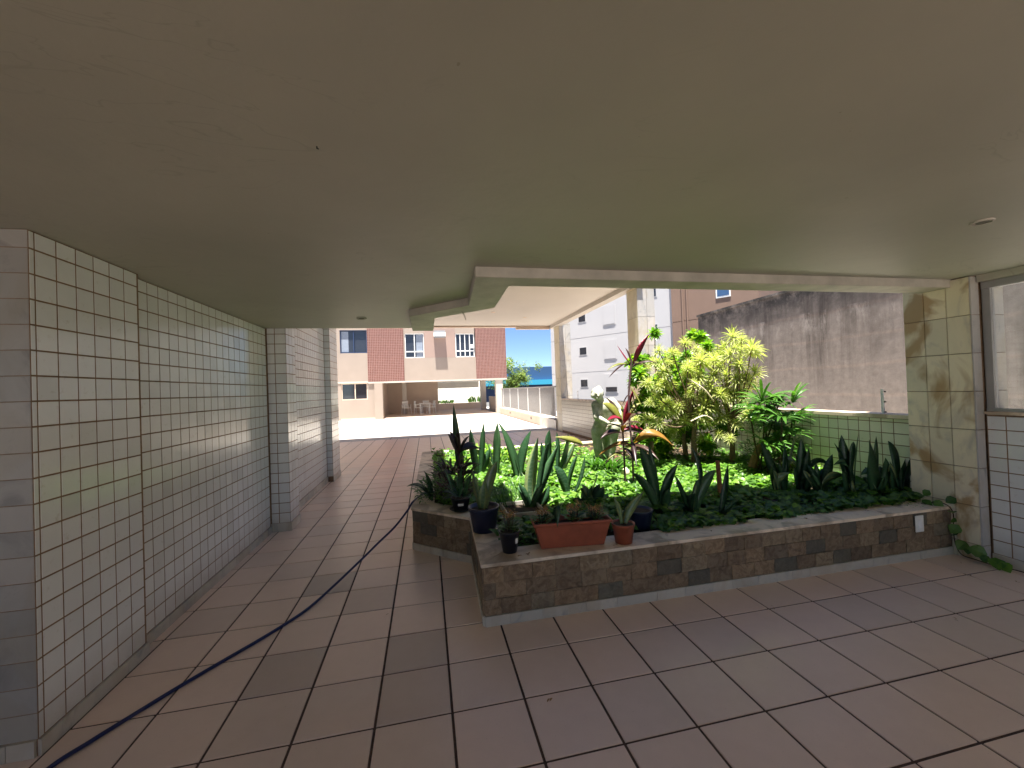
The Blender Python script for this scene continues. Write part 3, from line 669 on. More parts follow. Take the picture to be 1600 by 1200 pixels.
for k, (x0, x1, hh, lab) in enumerate(((.8, 2.2, .36, 'row of dark green plants in the rear planter, left side'), (3.3, 4.5, .62, 'thin leafy plants in the rear planter, right side'))):
    m = M(); r = random.Random(k)
    for i in range(60):
        x = r.uniform(x0, x1); y = r.uniform(32.7, 33.2); a = r.uniform(0, 6.28); h = hh*r.uniform(.5, 1)
        m.leaf((x, y, .5), (x+.05*math.cos(a), y, .5+h*.6), (x+.16*math.cos(a), y+.1*math.sin(a), .5+h), .07, (0, -1, .1), 3)
    tag(m.build('low_plants', MT['cover_dark']), lab, 'plant')
# courtyard side wall with railing
rw = wall_thing('courtyard_side_wall', (4.40, 4.62, 13.78, 24.6, 0, .34), 'low beige wall along the right side of the sunny courtyard', 'wall', 'tan')
M().box(4.37, 4.66, 13.77, 24.61, .341, .375).build('coping', MT['cap'], rw)
M().box(4.36, 4.70, 13.51, 15.6, 0, .36).build('end_pier', MT['gmarble'], rw)
for y in (17, 21.5): M().box(4.385, 4.40, y, y+.14, .16, .26).build('vent', MT['hole'], rw)
ra = empty('railing', (4.5, 19, .375)); tag(ra, 'grey vertical bar railing on the low courtyard wall beneath the blue sky', 'railing')
M().box(4.48, 4.52, 13.8, 24.5, 1.50, 1.55).build('top_rail', MT['railing'], ra); M().box(4.485, 4.515, 13.8, 24.5, .45, .48).build('bottom_rail', MT['railing'], ra)
y = 13.9; k = 0
while y < 24.4:
    M().box(4.488, 4.512, y, y+.06, .376 if k % 16 == 0 else .481, 1.499).build('bar', MT['whitem' if k % 16 == 0 else 'railing'], ra); y += .125; k += 1

# white monobloc furniture under the far building
def chair():
    t = empty('plastic_chair', (0, 0, 0)); m = M()
    m.box(-.22, .22, -.20, .22, .42, .445).build('seat', MT['white'], t)
    m = M()
    for x in (-.2, -.12, -.04, .04, .12): m.box(x, x+.05, .20+.02, .225+.02, .46, .80)
    m.box(-.22, .22, .215, .25, .80, .87); m.build('backrest', MT['white'], t)
    for sx in (-1, 1):
        M().obox((sx*.24, .02, .64), X, Y, Z, .022, .24, .013).build('armrest', MT['white'], t)
        for sy in (-1, 1):
            M().tube([(sx*.26, sy*.24, .0), (sx*.225, sy*.21, .43), (sx*.235, sy*.21, .64)], [.022, .02, .018], 6).build('leg', MT['white'], t)
    return t
c0 = chair()
spots = [((-1.35, 28.3), .4, 'white plastic chair standing alone left of the white table'), ((-.55, 28.2), 1.35, 'white plastic chair at the left side of the far white table'),
         ((.28, 28.1), -1.25, 'white plastic chair at the right side of the far white table'), ((-.1, 29.0), 3.3, 'white plastic chair half hidden behind the far white table')]
for i, (p, rz, lab) in enumerate(spots):
    if i == 0: c = c0
    else:
        c = c0.copy(); COL.objects.link(c)
        for ch in list(c0.children): q = ch.copy(); COL.objects.link(q); q.parent = c
    c.location = (p[0], p[1], .03); c.rotation_euler = (0, 0, rz); tag(c, lab, 'chair', 'white plastic chairs under the far building')
tb = empty('plastic_table', (-.12, 28.2, .03)); tag(tb, 'white plastic table among the chairs under the far building', 'table')
M().box(-.5, .26, 27.85, 28.6, .72, .75).build('tabletop', MT['white'], tb)
for sx in (-.45, .2):
    for sy in (27.9, 28.52): M().tube([(sx, sy, .03), (sx, sy, .72)], .025, 6).build('leg', MT['white'], tb)

# ------------------------------------------------------------------ street tree
def far_tree(name, c, rx, rz, h, n, label, seed):
    r = random.Random(seed); t = empty(name, (c[0], c[1], -.34)); tag(t, label, 'tree')
    b = M(); b.tube([(c[0], c[1], -.34), (c[0]+.1, c[1], h*.4), (c[0]-.1, c[1], h*.75)], [.18, .14, .07], 8)
    for k in range(9):
        a = r.uniform(0, 6.28); b.tube([(c[0], c[1], h*.3+k*.1), (c[0]+rx*.6*math.cos(a), c[1]+rx*.5*math.sin(a), h*.6+r.uniform(0, rz))], [.06, .015], 5)
    b.build('trunk', MT['bark'], t); m = M()
    cl = [(c[0]+r.gauss(0, rx*.5), c[1]+r.gauss(0, rx*.4), h*.62+r.gauss(0, rz*.5), r.uniform(.3, .75)) for _ in range(46)]
    for i in range(n):
        x, y, z, s = r.choice(cl); d = Vector((r.gauss(0, 1), r.gauss(0, 1), r.gauss(0, 1))).normalized()*s*r.uniform(.4, 1)
        p = Vector((x, y, z))+d; e = p+Vector((r.uniform(-1, 1), r.uniform(-1, 1), r.uniform(-.6, 1))).normalized()*.22
        m.leaf(p, (p+e)/2+Vector((0, 0, .03)), e, .10, (r.uniform(-1, 1), r.uniform(-1, 1), 1), 2, .1, r.random())
    m.build('crown', MT['fartree'], t)
far_tree('street_tree', (8.7, 40, 0), 2.1, 1.5, 3.9, 5200, 'sunlit green tree beyond the courtyard railing, beside the sky', 3)

# ------------------------------------------------------------------ garden hose
def catmull(pts, n=10):
    out = []; P_ = [Vector(p) for p in pts]; P_ = [P_[0]*2-P_[1]]+P_+[P_[-1]*2-P_[-2]]
    for i in range(1, len(P_)-2):
        for k in range(n):
            t = k/n; a, b, c, d = P_[i-1], P_[i], P_[i+1], P_[i+2]
            out.append(.5*((2*b)+(c-a)*t+(2*a-5*b+4*c-d)*t*t+(3*b-a-3*c+d)*t**3))
    out.append(P_[-2]); return out
hp = [(-1.62, 1.3, .010), (-1.60, 1.75, .010), (-1.57, 2.04, .010), (-1.50, 2.17, .010), (-1.41, 2.31, .010), (-1.31, 2.46, .010), (-1.17, 2.65, .010), (-1.07, 2.78, .010), (-.96, 2.94, .010), (-.86, 3.12, .010), (-.75, 3.38, .028), (-.573, 3.70, .10), (-.469, 3.85, .157), (-.329, 4.0, .243), (-.215, 4.12, .352), (-.165, 4.19, .412), (-.063, 4.48, .41), (.1, 4.58, .40)]
tag(M().tube(catmull(hp, 8), .0095, 10, True).build('garden_hose', MT['hose'], None, None, True), 'dark blue garden hose snaking across the tiles into the planter', 'hose')
# ------------------------------------------------------------------ plants
SANS = [
 ('A', [(0.36,4.60,0.37, 0.32,4.58,0.86, 0.29,4.56,1.35, 0.079), (0.36,4.60,0.37, 0.35,4.61,0.61, 0.37,4.62,0.85, 0.065)]),
 ('B', [(0.60,5.04,0.37, 0.55,5.01,0.71, 0.51,4.97,1.04, 0.103), (0.61,5.04,0.37, 0.65,5.02,0.73, 0.68,5.00,1.10, 0.071), (0.58,5.04,0.37, 0.68,5.07,0.56, 0.76,5.10,0.76, 0.095)]),
 ('C', [(0.85,5.22,0.37, 0.88,5.19,0.72, 0.88,5.16,1.08, 0.116), (0.85,5.22,0.37, 0.80,5.22,0.62, 0.73,5.22,0.87, 0.058), (0.85,5.22,0.37, 0.66,5.19,0.76, 0.58,5.15,0.74, 0.091)]),
 ('D', [(1.08,5.00,0.37, 1.05,5.00,0.72, 0.84,4.96,1.12, 0.136), (1.12,5.00,0.37, 1.12,5.02,0.65, 1.28,4.99,0.97, 0.120), (1.14,5.00,0.37, 1.08,5.01,0.60, 1.03,5.03,0.84, 0.056)]),
 ('E', [(0.91,3.56,0.37, 0.83,3.61,0.61, 0.99,3.61,1.05, 0.127), (0.89,3.56,0.37, 0.97,3.57,0.64, 1.19,3.62,0.98, 0.086), (0.93,3.56,0.37, 0.99,3.53,0.93, 1.07,3.51,1.01, 0.058), (0.90,3.56,0.37, 1.00,3.57,0.43, 1.07,3.58,0.61, 0.081)]),
 ('F', [(1.50,4.84,0.37, 1.40,4.84,0.76, 1.47,4.82,0.98, 0.103), (1.54,4.84,0.37, 1.66,4.86,0.62, 1.72,4.85,0.93, 0.135), (1.54,4.84,0.37, 1.59,4.87,0.65, 1.59,4.91,0.94, 0.071), (1.49,4.84,0.37, 1.40,4.88,0.59, 1.37,4.87,0.83, 0.079), (1.54,4.84,0.37, 1.69,4.88,0.57, 1.83,4.91,0.80, 0.087)]),
 ('G', [(1.39,4.00,0.37, 1.36,4.03,0.60, 1.26,4.03,0.69, 0.105), (1.40,4.00,0.37, 1.37,3.98,0.58, 1.52,4.01,0.80, 0.053), (1.44,4.00,0.37, 1.57,4.00,0.56, 1.61,4.05,0.77, 0.040)]),
 ('H', [(1.43,3.48,0.37, 1.38,3.50,0.46, 1.36,3.53,0.54, 0.064), (1.45,3.48,0.37, 1.37,3.49,0.51, 1.44,3.45,0.61, 0.058), (1.44,3.48,0.37, 1.47,3.42,0.52, 1.53,3.41,0.60, 0.081), (1.43,3.48,0.37, 1.58,3.52,0.42, 1.69,3.52,0.32, 0.052), (1.43,3.48,0.37, 1.34,3.55,0.47, 1.27,3.56,0.47, 0.058)]),
 ('I', [(1.90,3.13,0.37, 1.82,3.12,0.83, 1.72,3.10,0.98, 0.092), (1.90,3.13,0.37, 1.90,3.09,0.67, 2.04,3.06,0.82, 0.076), (1.90,3.13,0.37, 1.78,3.11,0.72, 1.67,3.15,0.76, 0.076), (1.91,3.13,0.37, 1.90,3.19,0.81, 1.85,3.19,0.98, 0.043)]),
 ('J', [(2.15,3.05,0.37, 2.34,3.08,0.69, 2.21,3.11,0.95, 0.059), (2.16,3.05,0.37, 2.24,3.06,0.65, 2.39,3.05,0.75, 0.086), (2.16,3.05,0.37, 2.11,3.08,0.49, 2.22,3.06,0.57, 0.097), (2.15,3.05,0.37, 2.07,3.06,0.51, 1.97,3.05,0.49, 0.048), (2.14,3.05,0.37, 2.07,3.06,0.61, 1.97,3.01,0.75, 0.038)]),
 ('K', [(2.36,2.98,0.37, 2.40,2.96,0.63, 2.46,2.99,0.80, 0.064), (2.36,2.98,0.37, 2.42,2.95,0.48, 2.54,2.97,0.50, 0.037), (2.36,2.98,0.37, 2.52,2.97,0.49, 2.74,3.00,0.37, 0.053)]),
 ('L', [(3.34,3.34,0.37, 3.27,3.36,0.62, 3.14,3.36,0.91, 0.081), (3.35,3.34,0.37, 3.37,3.33,0.63, 3.36,3.31,0.90, 0.087), (3.31,3.34,0.37, 3.16,3.31,0.57, 3.36,3.26,0.61, 0.074), (3.32,3.34,0.37, 3.46,3.38,0.67, 3.61,3.41,0.99, 0.074)]),
 ('M', [(3.54,3.34,0.37, 3.55,3.34,0.76, 3.40,3.35,0.72, 0.082), (3.54,3.34,0.37, 3.56,3.32,0.65, 3.56,3.31,0.92, 0.094), (3.54,3.34,0.37, 3.69,3.34,0.84, 3.89,3.31,0.62, 0.056), (3.55,3.34,0.37, 3.58,3.30,0.60, 3.59,3.26,0.83, 0.069), (3.53,3.34,0.37, 3.51,3.32,0.51, 3.46,3.31,0.65, 0.063)]),
 ('N', [(3.64,3.20,0.37, 3.60,3.18,0.63, 3.88,3.16,0.56, 0.091), (3.63,3.20,0.37, 3.72,3.22,0.56, 3.83,3.23,0.76, 0.079), (3.67,3.20,0.37, 3.57,3.19,0.47, 3.47,3.17,0.58, 0.073), (3.64,3.20,0.37, 3.64,3.23,0.53, 3.66,3.26,0.69, 0.055)]),
 ('O', [(3.87,3.08,0.37, 3.79,3.09,0.69, 3.80,3.11,0.96, 0.090), (3.83,3.08,0.37, 3.83,3.06,0.84, 3.85,3.04,0.90, 0.072), (3.87,3.08,0.37, 3.89,3.08,0.71, 3.91,3.04,0.98, 0.066), (3.84,3.08,0.37, 3.88,3.08,0.83, 3.59,3.03,0.70, 0.066), (3.87,3.08,0.37, 3.78,3.09,0.75, 3.71,3.11,0.89, 0.042)]),
 ('P', [(4.05,3.01,0.37, 3.96,3.00,0.64, 3.91,2.95,0.93, 0.131), (4.05,3.01,0.37, 4.01,2.99,0.72, 4.02,2.97,0.95, 0.053), (4.06,3.01,0.37, 4.11,3.03,0.69, 3.86,3.00,0.60, 0.089), (4.03,3.01,0.37, 4.20,3.01,0.58, 4.10,2.96,0.75, 0.065)]),
 ('Q', [(4.26,3.00,0.37, 4.33,3.02,0.75, 4.28,3.06,0.88, 0.090), (4.25,3.00,0.37, 4.22,3.03,0.48, 4.21,3.07,0.60, 0.054)]),
 ('R', [(4.33,2.97,0.37, 4.32,3.00,0.52, 4.42,3.01,0.73, 0.101), (4.30,2.97,0.37, 4.28,2.96,0.62, 4.56,2.97,0.79, 0.101), (4.28,2.97,0.37, 4.23,2.95,0.47, 4.17,2.93,0.57, 0.060)]),
]
ROS = [(4.11,4.79,2.11,0.19),(4.06,4.42,1.90,0.18),(4.10,4.97,1.96,0.16),(3.42,4.86,2.04,0.13),(3.98,4.96,1.81,0.20),(3.91,4.47,1.72,0.16),(3.54,4.71,1.79,0.18),(4.11,4.43,1.61,0.16),(4.27,4.78,1.44,0.17),(3.66,4.71,1.43,0.19),(3.34,4.59,1.48,0.12),(3.59,4.75,1.18,0.20),(3.79,4.77,1.13,0.12),(2.78,4.46,1.90,0.12),(3.03,4.57,1.89,0.10),(2.91,4.60,1.66,0.14),(3.17,4.95,1.51,0.14),(2.81,4.87,1.04,0.12),(2.79,4.54,1.02,0.11),(3.24,4.89,0.91,0.15),(4.02,4.53,2.04,0.12),(3.98,4.79,1.59,0.16),(3.90,4.52,1.53,0.13),(3.16,4.45,1.68,0.11),(3.64,4.93,1.96,0.11),(3.85,4.57,1.84,0.15),(3.69,4.57,1.34,0.13),(3.01,4.99,1.80,0.10),]
GB = [(3.13,5.54,1.84,0.17),(2.98,5.28,1.59,0.18),(3.29,5.58,1.35,0.21),(3.02,5.39,1.13,0.17),(3.71,5.46,1.73,0.24),(3.61,5.24,1.48,0.23),(3.88,5.57,1.24,0.25),(3.58,5.46,1.11,0.21),(4.07,5.58,1.57,0.18),(3.10,5.55,0.89,0.15),(3.31,5.28,1.17,0.18),(3.24,5.31,1.50,0.17),(3.38,5.22,1.35,0.18),(3.72,5.22,0.97,0.15),(3.33,5.18,1.81,0.13),(3.76,5.29,1.90,0.11),(3.32,5.42,2.25,0.08),(3.98,5.15,2.02,0.08),(3.97,5.46,2.23,0.09),(4.01,5.30,2.18,0.09),(3.07,5.29,1.27,0.15),(3.39,5.52,0.73,0.11),]
FAN = [(3.74,4.04,1.34),(3.91,4.00,1.41),(4.22,4.04,1.33),(4.38,4.11,1.13),(4.00,3.92,1.19),(4.00,4.19,1.06),(4.20,3.91,1.00),(4.06,4.12,0.99),(4.32,4.15,0.90),(3.67,3.90,0.88),(4.15,4.14,0.75),(3.57,4.01,1.17),(3.93,4.07,1.22),(4.09,3.90,0.71),]
ROS += [(2.95, 4.7, 1.15, .13), (3.15, 4.8, 1.15, .14), (2.85, 4.7, 1.35, .12), (3.45, 4.8, 1.28, .15), (3.58, 4.7, .98, .14), (3.85, 4.6, 1.3, .15), (3.98, 4.5, 1.28, .14), (3.05, 4.8, 1.24, .12), (3.75, 4.65, 1.02, .12), (3.3, 4.75, 1.0, .13), (3.95, 4.6, 1.42, .15), (3.84, 4.7, 1.2, .14), (3.7, 4.7, 1.58, .15), (3.74, 4.72, 1.78, .14), (4.0, 4.45, 1.14, .13), (3.5, 4.7, 1.58, .15), (3.35, 4.7, 1.75, .13), (4.05, 4.5, 1.5, .14), (3.9, 4.55, .95, .12)]
GB += [(3.0, 5.3, .75, .17), (3.2, 5.35, .65, .17), (3.45, 5.3, .85, .2), (3.7, 5.35, .75, .2), (3.9, 5.3, .95, .2), (4.05, 5.2, 1.25, .2), (3.4, 5.45, .55, .15), (3.85, 5.1, .6, .15), (4.1, 5.0, .85, .18)]
def snake_leaf(root, b, c, t, w, mat='snake', r=random):
    ang = r.uniform(-.75, .75); n = (math.sin(ang), -math.cos(ang), .15)
    mat = 'snake_pale' if mat == 'snake' and r.random() < .14 else mat
    m = M().leaf(b, c, t, w*1.0, n, 14, .25, r.random(), 'snake', .006, r.uniform(-1.3, 1.3))
    return m.build('leaf', MT[mat], root, None, True)
LAB = dict(A='snake plant whose single tall leaf stands highest at the planter left corner', B='snake plant with broad upright leaves behind the leftmost black pots', C='snake plant with a bent leaf left of the large slanting leaf',
 D='snake plant with two big leaves spreading in a V against the courtyard', E='largest dark snake plant rising just behind the long terracotta trough', F='sunlit pale snake plant left of the statue',
 G='small snake plant with slim leaves in front of the statue', H='short snake plant with drooping leaves right behind the terracotta trough', I='tall snake plant right of the small round terracotta pot',
 J='snake plant with crossed leaves left of the rusty stake', K='snake plant with one straight leaf touching the rusty stake', L='snake plant with leaves folded sideways right of the rusty stake', M='snake plant with arching bluish leaf, in front of the palm',
 N='low wide leaved snake plant in the middle of the right hand row', O='snake plant with pointed upright leaves before the cream tiles', P='snake plant with the broadest blunt leaf in the right hand row',
 Q='snake plant with a single blue grey upright leaf near the pillar', R='snake plant with two leaves spread in a V, closest to the marble pillar')
for key, leaves in SANS:
    b = leaves[0][:3]; root = empty('snake_plant', b); tag(root, LAB[key], 'snake plant', 'snake plants along the edge of the garden bed')
    r = random.Random(ord(key))
    for L in leaves: snake_leaf(root, L[0:3], L[3:6], L[6:9], L[9], 'snake', r)
    if key in 'EHIJLMNOPQ':   # shorter inner leaves filling the foot of the clump
        for k in range(5):
            a = r.uniform(0, 6.28); h = r.uniform(.18, .34); bb = Vector(b)+Vector((r.uniform(-.05, .05), r.uniform(-.03, .05), 0)); tt = bb+Vector((math.cos(a)*.13, math.sin(a)*.08, h))
            snake_leaf(root, bb, (bb+tt)/2+Vector((0, 0, .06)), tt, r.uniform(.05, .07), 'snake', r)

# ground cover, thousands of leaves nobody could count
r = random.Random(8); m = M(); md = M(); cnt = 0
def pot_near(x, y):
    return (x-.40)**2+(y-3.17)**2 < .13**2 or (x-.50)**2+(y-2.73)**2 < .02 or (x-1.58)**2+(y-2.92)**2 < .11**2
def blob(x, y): return .5+.5*math.sin(x*5.1+1.3*math.sin(y*3.7))*math.sin(y*4.3+1.1*math.cos(x*2.9))
while cnt < 15500:
    x = r.uniform(.05, 4.39); y = 2.74+4.7*r.random()**1.25
    if not in_bed(x, y, -.05 if x > 1.7 else .02) or pot_near(x, y): continue
    if x < 1.35 and y < 3.0: continue
    if y > 5.6 and r.random() < .5: continue
    if x > 2.6 and y > 5.3+.3*blob(x, y) and r.random() < .85: continue
    if blob(x*1.7+2, y*1.9) < .12 and r.random() < .8: continue
    cnt += 1
    hgt = (.05+.10*blob(x, y))*r.uniform(.35, 1.0)
    if y < 3.0: hgt = min(hgt, .09)
    a = r.uniform(0, 6.28); s = r.uniform(.042, .082); til = r.uniform(-.2, .45)
    b = Vector((x, y, .345+hgt)); d = Vector((math.cos(a), math.sin(a), 0))
    n = Vector((r.gauss(0, .28), r.gauss(-.12, .28), 1)).normalized()
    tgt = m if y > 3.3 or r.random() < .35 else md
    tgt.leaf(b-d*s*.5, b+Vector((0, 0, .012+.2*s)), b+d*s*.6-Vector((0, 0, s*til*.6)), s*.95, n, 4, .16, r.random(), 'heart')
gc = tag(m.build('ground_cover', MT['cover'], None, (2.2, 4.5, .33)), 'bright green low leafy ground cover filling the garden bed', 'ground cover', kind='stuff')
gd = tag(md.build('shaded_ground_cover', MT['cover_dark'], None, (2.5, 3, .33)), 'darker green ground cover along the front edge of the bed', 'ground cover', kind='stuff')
m = M()
for i in range(420):
    x = r.uniform(2.3, 4.35); y = r.uniform(4.9, 7.3); a = r.uniform(0, 6.28); b = Vector((x, y, .35+r.uniform(0, .03))); d = Vector((math.cos(a), math.sin(a), r.uniform(-.1, .2)))*.09
    m.leaf(b, b+d*.5+Vector((0, 0, .015)), b+d, .035, (r.uniform(-.4, .4), r.uniform(-.4, .4), 1), 3, .2)
tag(m.build('leaf_litter', MT['dry'], None, (3.4, 6, .34)), 'dry brown fallen leaves on the soil by the low wall', 'leaf litter', kind='stuff')

# trailing edge plants that creep over the cap
def sprawl(name, spots, label, cat, mat, n, ls, lw_, hgt, seed, stems=True, up=.5, group=None):
    r = random.Random(seed); c = Vector(spots[0][:3]); root = empty(name, c); tag(root, label, cat, group); m = M(); st = M()
    for i in range(n):
        x, y, z, R_ = r.choice(spots); a = r.uniform(0, 6.28); q = math.sqrt(r.random())*R_
        b = Vector((x+q*math.cos(a), y+q*math.sin(a), z+hgt*r.random()*(1-.5*q/R_))); a2 = a+r.uniform(-.9, .9)
        d = Vector((math.cos(a2), math.sin(a2), up*r.uniform(.1, 1.5)))*ls*r.uniform(.6, 1.1)
        m.leaf(b, b+d*.55+Vector((0, 0, .25*ls)), b+d-Vector((0, 0, ls*.15)), lw_*r.uniform(.7, 1.1), (0, -.2, 1), 3, .2, r.random())
        if stems and i % 9 == 0: st.tube([(x, y, z), tuple(b)], [.004, .002], 4, False)
    m.build('foliage', MT[mat], root)
    if stems and st.v: st.build('stems', MT['darkstem'], root)
    return root
sprawl('trailing_plant', [(.10, 4.28, .38, .20), (.02, 4.40, .38, .14), (.24, 4.12, .38, .17), (.16, 4.62, .38, .2)], 'dense dark trailing plant spilling at the left corner of the planter', 'plant', 'cover_dark', 520, .10, .022, .26, 5)
sprawl('purple_leaved_plant', [(.28, 4.15, .40, .12), (.25, 4.25, .55, .15)], 'dull purple narrow leaved plant beside the leftmost black pot', 'plant', 'purple', 150, .17, .028, .22, 6, True, .9)
sprawl('grassy_plant', [(.75, 3.75, .36, .22), (.95, 3.95, .36, .2)], 'tangle of fine grassy leaves behind the grey seedling box', 'plant', 'cover_dark', 260, .15, .012, .12, 7, False, 1.2)
sprawl('weedy_plant', [(.62, 2.98, .36, .14), (.82, 2.93, .36, .16), (1.1, 2.95, .36, .14)], 'dark leafy weeds crowding behind the terracotta trough', 'plant', 'cover_dark', 230, .07, .04, .14, 12, False, .6)
sprawl('bright_leafy_plant', [(.62, 5.9, .36, .22), (.95, 6.0, .36, .22)], 'sunlit yellow green leafy plant behind the left snake plants', 'plant', 'bush', 170, .13, .06, .34, 13, True, .8)
sprawl('bright_seedling', [(.18, 6.2, .38, .05)], 'tiny bright green seedling at the far left edge of the planter', 'plant', 'bush', 14, .11, .06, .12, 14, True, .8)
sprawl('moss_patch', [(4.0, 2.76, .392, .12), (4.14, 2.74, .392, .09)], 'flat yellow green moss on the cap stone next to the pillar', 'moss', 'bush', 90, .03, .012, .006, 15, False, 0)
# single leaf reaching over the walkway at the corner
t = empty('overhanging_leaf_plant', (.02, 4.2, .38)); tag(t, 'plant with broad green leaves reaching out over the walkway', 'plant')
for q in (((.02, 4.2, .39), (-.07, 4.15, .64), (-.22, 4.1, .585), .07), ((.02, 4.2, .39), (-.02, 4.1, .55), (-.10, 4.05, .50), .06), ((.03, 4.2, .39), (.0, 4.2, .62), (-.05, 4.15, .72), .06)):
    M().leaf(q[0], q[1], q[2], q[3], (0, -.5, 1), 8, .2, .4, 'lance', .003).build('leaf', MT['snake'], t, None, True)

# shade dwelling purple cordyline standing in the left corner
def cordyline(name, base, stem, heads, label, seed):
    r = random.Random(seed); t = empty(name, base); tag(t, label, 'plant'); M().tube(catmull([base]+stem, 5), .011, 7).build('stem', MT['darkstem'], t)
    for (c, n, L, w, mats, down) in heads:
        c = Vector(c)
        for i in range(n):
            a = i*2.4+r.uniform(-.3, .3); el = r.uniform(*down); d = Vector((math.cos(a)*math.cos(el), math.sin(a)*math.cos(el)*.9, math.sin(el))); l_ = L*r.uniform(.7, 1.1)
            tip = c+d*l_+Vector((0, 0, -.22*l_*math.cos(el)))
            M().leaf(c+Vector((0, 0, r.uniform(-.06, .04))), c+d*l_*.55+Vector((0, 0, .12*l_)), tip, w*r.uniform(.8, 1.1), (r.uniform(-.5, .5), -.6, .8), 8, .3, r.random(), 'lance', .0025).build('leaf', MT[r.choice(mats)], t, None, True)
    return t
cordyline('cordyline', (.30, 4.25, .38), [(.30, 4.25, .6), (.31, 4.22, .85)], [((.31, 4.22, .86), 9, .30, .055, ['purple'], (.2, 1.35)), ((.30, 4.24, .66), 8, .24, .05, ['purple'], (-.2, .6))], 'dusky purple cordyline rising above the leftmost black pot', 31)
ck = cordyline('cordyline', (2.13, 4.0, .36), [(2.13, 4.0, .8), (2.12, 4.02, 1.3), (2.19, 4.05, 1.78)], [((2.19, 4.05, 1.72), 6, .30, .04, ['purple', 'purple', 'olive'], (-.3, .35)), ((2.15, 4.02, 1.45), 4, .2, .02, ['olive', 'purple'], (-1.1, -.5)), ((2.13, 4.0, .86), 9, .34, .055, ['purple', 'orangeleaf', 'purple', 'purple'], (-.4, .5))], 'tallest cordyline with a crimson top leaf and long bare stem', 32)
for q in (((2.20, 4.05, 1.70), (2.24, 4.05, 1.88), (2.415, 4.04, 2.05), .085, 'red'), ((2.19, 4.05, 1.72), (2.15, 4.04, 1.84), (2.11, 4.03, 1.90), .05, 'purple'), ((2.19, 4.05, 1.70), (2.07, 4.02, 1.82), (2.0, 4.0, 1.93), .03, 'red'), ((2.13, 4.0, .86), (2.3, 3.9, 1.10), (2.52, 3.85, .84), .10, 'orangeleaf')):
    M().leaf(*q[:4], (.5, -.8, .3), 9, .3, .5, 'lance', .0025).build('leaf', MT[q[4]], ck, None, True)
c2 = cordyline('cordyline', (2.05, 4.03, .36), [(2.05, 4.03, .75), (2.05, 4.05, 1.12)], [((2.06, 4.05, 1.12), 7, .32, .055, ['purple', 'olive', 'red', 'purple'], (.2, 1.1)), ((2.05, 4.04, 1.02), 8, .30, .06, ['orangeleaf', 'olive', 'purple', 'red'], (-.3, .6)), ((2.05, 4.03, .8), 5, .28, .05, ['purple', 'olive'], (-.5, .2))], 'shorter cordyline with orange, olive and purple leaves beside the statue', 33)
for q in (((2.06, 4.05, 1.10), (2.10, 4.05, 1.28), (2.21, 4.03, 1.47), .055, 'red'), ((2.05, 4.04, 1.08), (1.93, 4.05, 1.30), (1.83, 4.05, 1.31), .10, 'olive'), ((1.62, 4.1, .88), (1.5, 4.1, .95), (1.30, 4.1, .98), .07, 'olive')):
    M().leaf(*q[:4], (.2, -.9, .3), 9, .3, .5, 'lance', .0025).build('leaf', MT[q[4]], c2, None, True)

# song-of-india shrub: trunk, limbs and leaf rosettes
def ros_mesh(seed, R_, n, mat, lw_, kind='lance'):
    r = random.Random(seed); m = M()
    for i in range(n):
        a = i*2.39996; el = math.pi*.5-1.95*math.sqrt((i+.5)/n)+r.uniform(-.15, .15)
        d = Vector((math.cos(a)*math.cos(el), math.sin(a)*math.cos(el), math.sin(el))); L = R_*r.uniform(.75, 1.1)
        b = Vector((0, 0, -.25*R_*i/n)); t = b+d*L+Vector((0, 0, -.25*L*max(0, math.cos(el))))
        m.leaf(b, b+d*L*.5+Vector((0, 0, .10*L)), t, lw_, (r.uniform(-.2, .2), r.uniform(-.2, .2), 1) if abs(el) < 1.2 else (1, 0, 0), 4, .3, r.random(), kind)
    return m.mesh('leaf_cluster', MT[mat])
sh = empty('song_shrub', (3.55, 4.95, .36)); tag(sh, 'large shrub with yellow edged leaf rosettes in front of the concrete wall', 'shrub'); sh.name = 'variegated_shrub'
RM = [ros_mesh(40+k, 1.0, 58, 'song', .115) for k in range(4)]
trunkA = [(3.60, 5.0, .34), (3.58, 4.98, .7), (3.56, 4.9, 1.0)]
M().tube(catmull(trunkA, 4), [.045, .043, .04, .038, .036, .034, .032, .03, .028], 8).build('trunk', MT['bark'], sh)
M().tube(catmull([(3.98, 4.75, .34), (3.97, 4.72, .65), (3.92, 4.7, .95)], 4), [.036]*5+[.03]*4, 8).build('trunk', MT['bark'], sh)
r = random.Random(3)
for i, (x, y, z, R_) in enumerate(ROS):
    for k in range(2):
        o = bpy.data.objects.new('leaf_cluster', RM[(i+k) % 4]); dx, dy, dz = (0, 0, 0) if k == 0 else (r.uniform(-.16, .16), r.uniform(-.1, .28), r.uniform(-.22, .05))
        link(o, sh, (x+dx, y+dy, z+dz)); s = R_*r.uniform(.95, 1.25)*(1 if k == 0 else .8); o.scale = (s, s, s*.95); o.rotation_euler = (r.uniform(-.35, .35), r.uniform(-.35, .35), r.uniform(0, 6.28))
    st = Vector((3.92, 4.7, .92)) if x > 3.75 else Vector((3.56, 4.9, .98)); e_ = Vector((x, y, z)); mid = (st+e_)/2+Vector((r.uniform(-.06, .06), r.uniform(-.06, .06), -.08*(e_-st).length))
    M().tube(catmull([st, mid, e_], 4), [.014, .013, .012, .011, .010, .009, .008, .008, .007], 6).build('branch', MT['bark'], sh)
for q in (((3.18, 4.5, 1.55), (3.4, 4.5, 1.42), (3.62, 4.6, 1.25)), ((3.2, 4.5, 1.02), (3.4, 4.5, 1.08), (3.6, 4.6, 1.0))):
    M().tube(catmull(q, 5), .009, 5).build('branch', MT['cap'], sh)
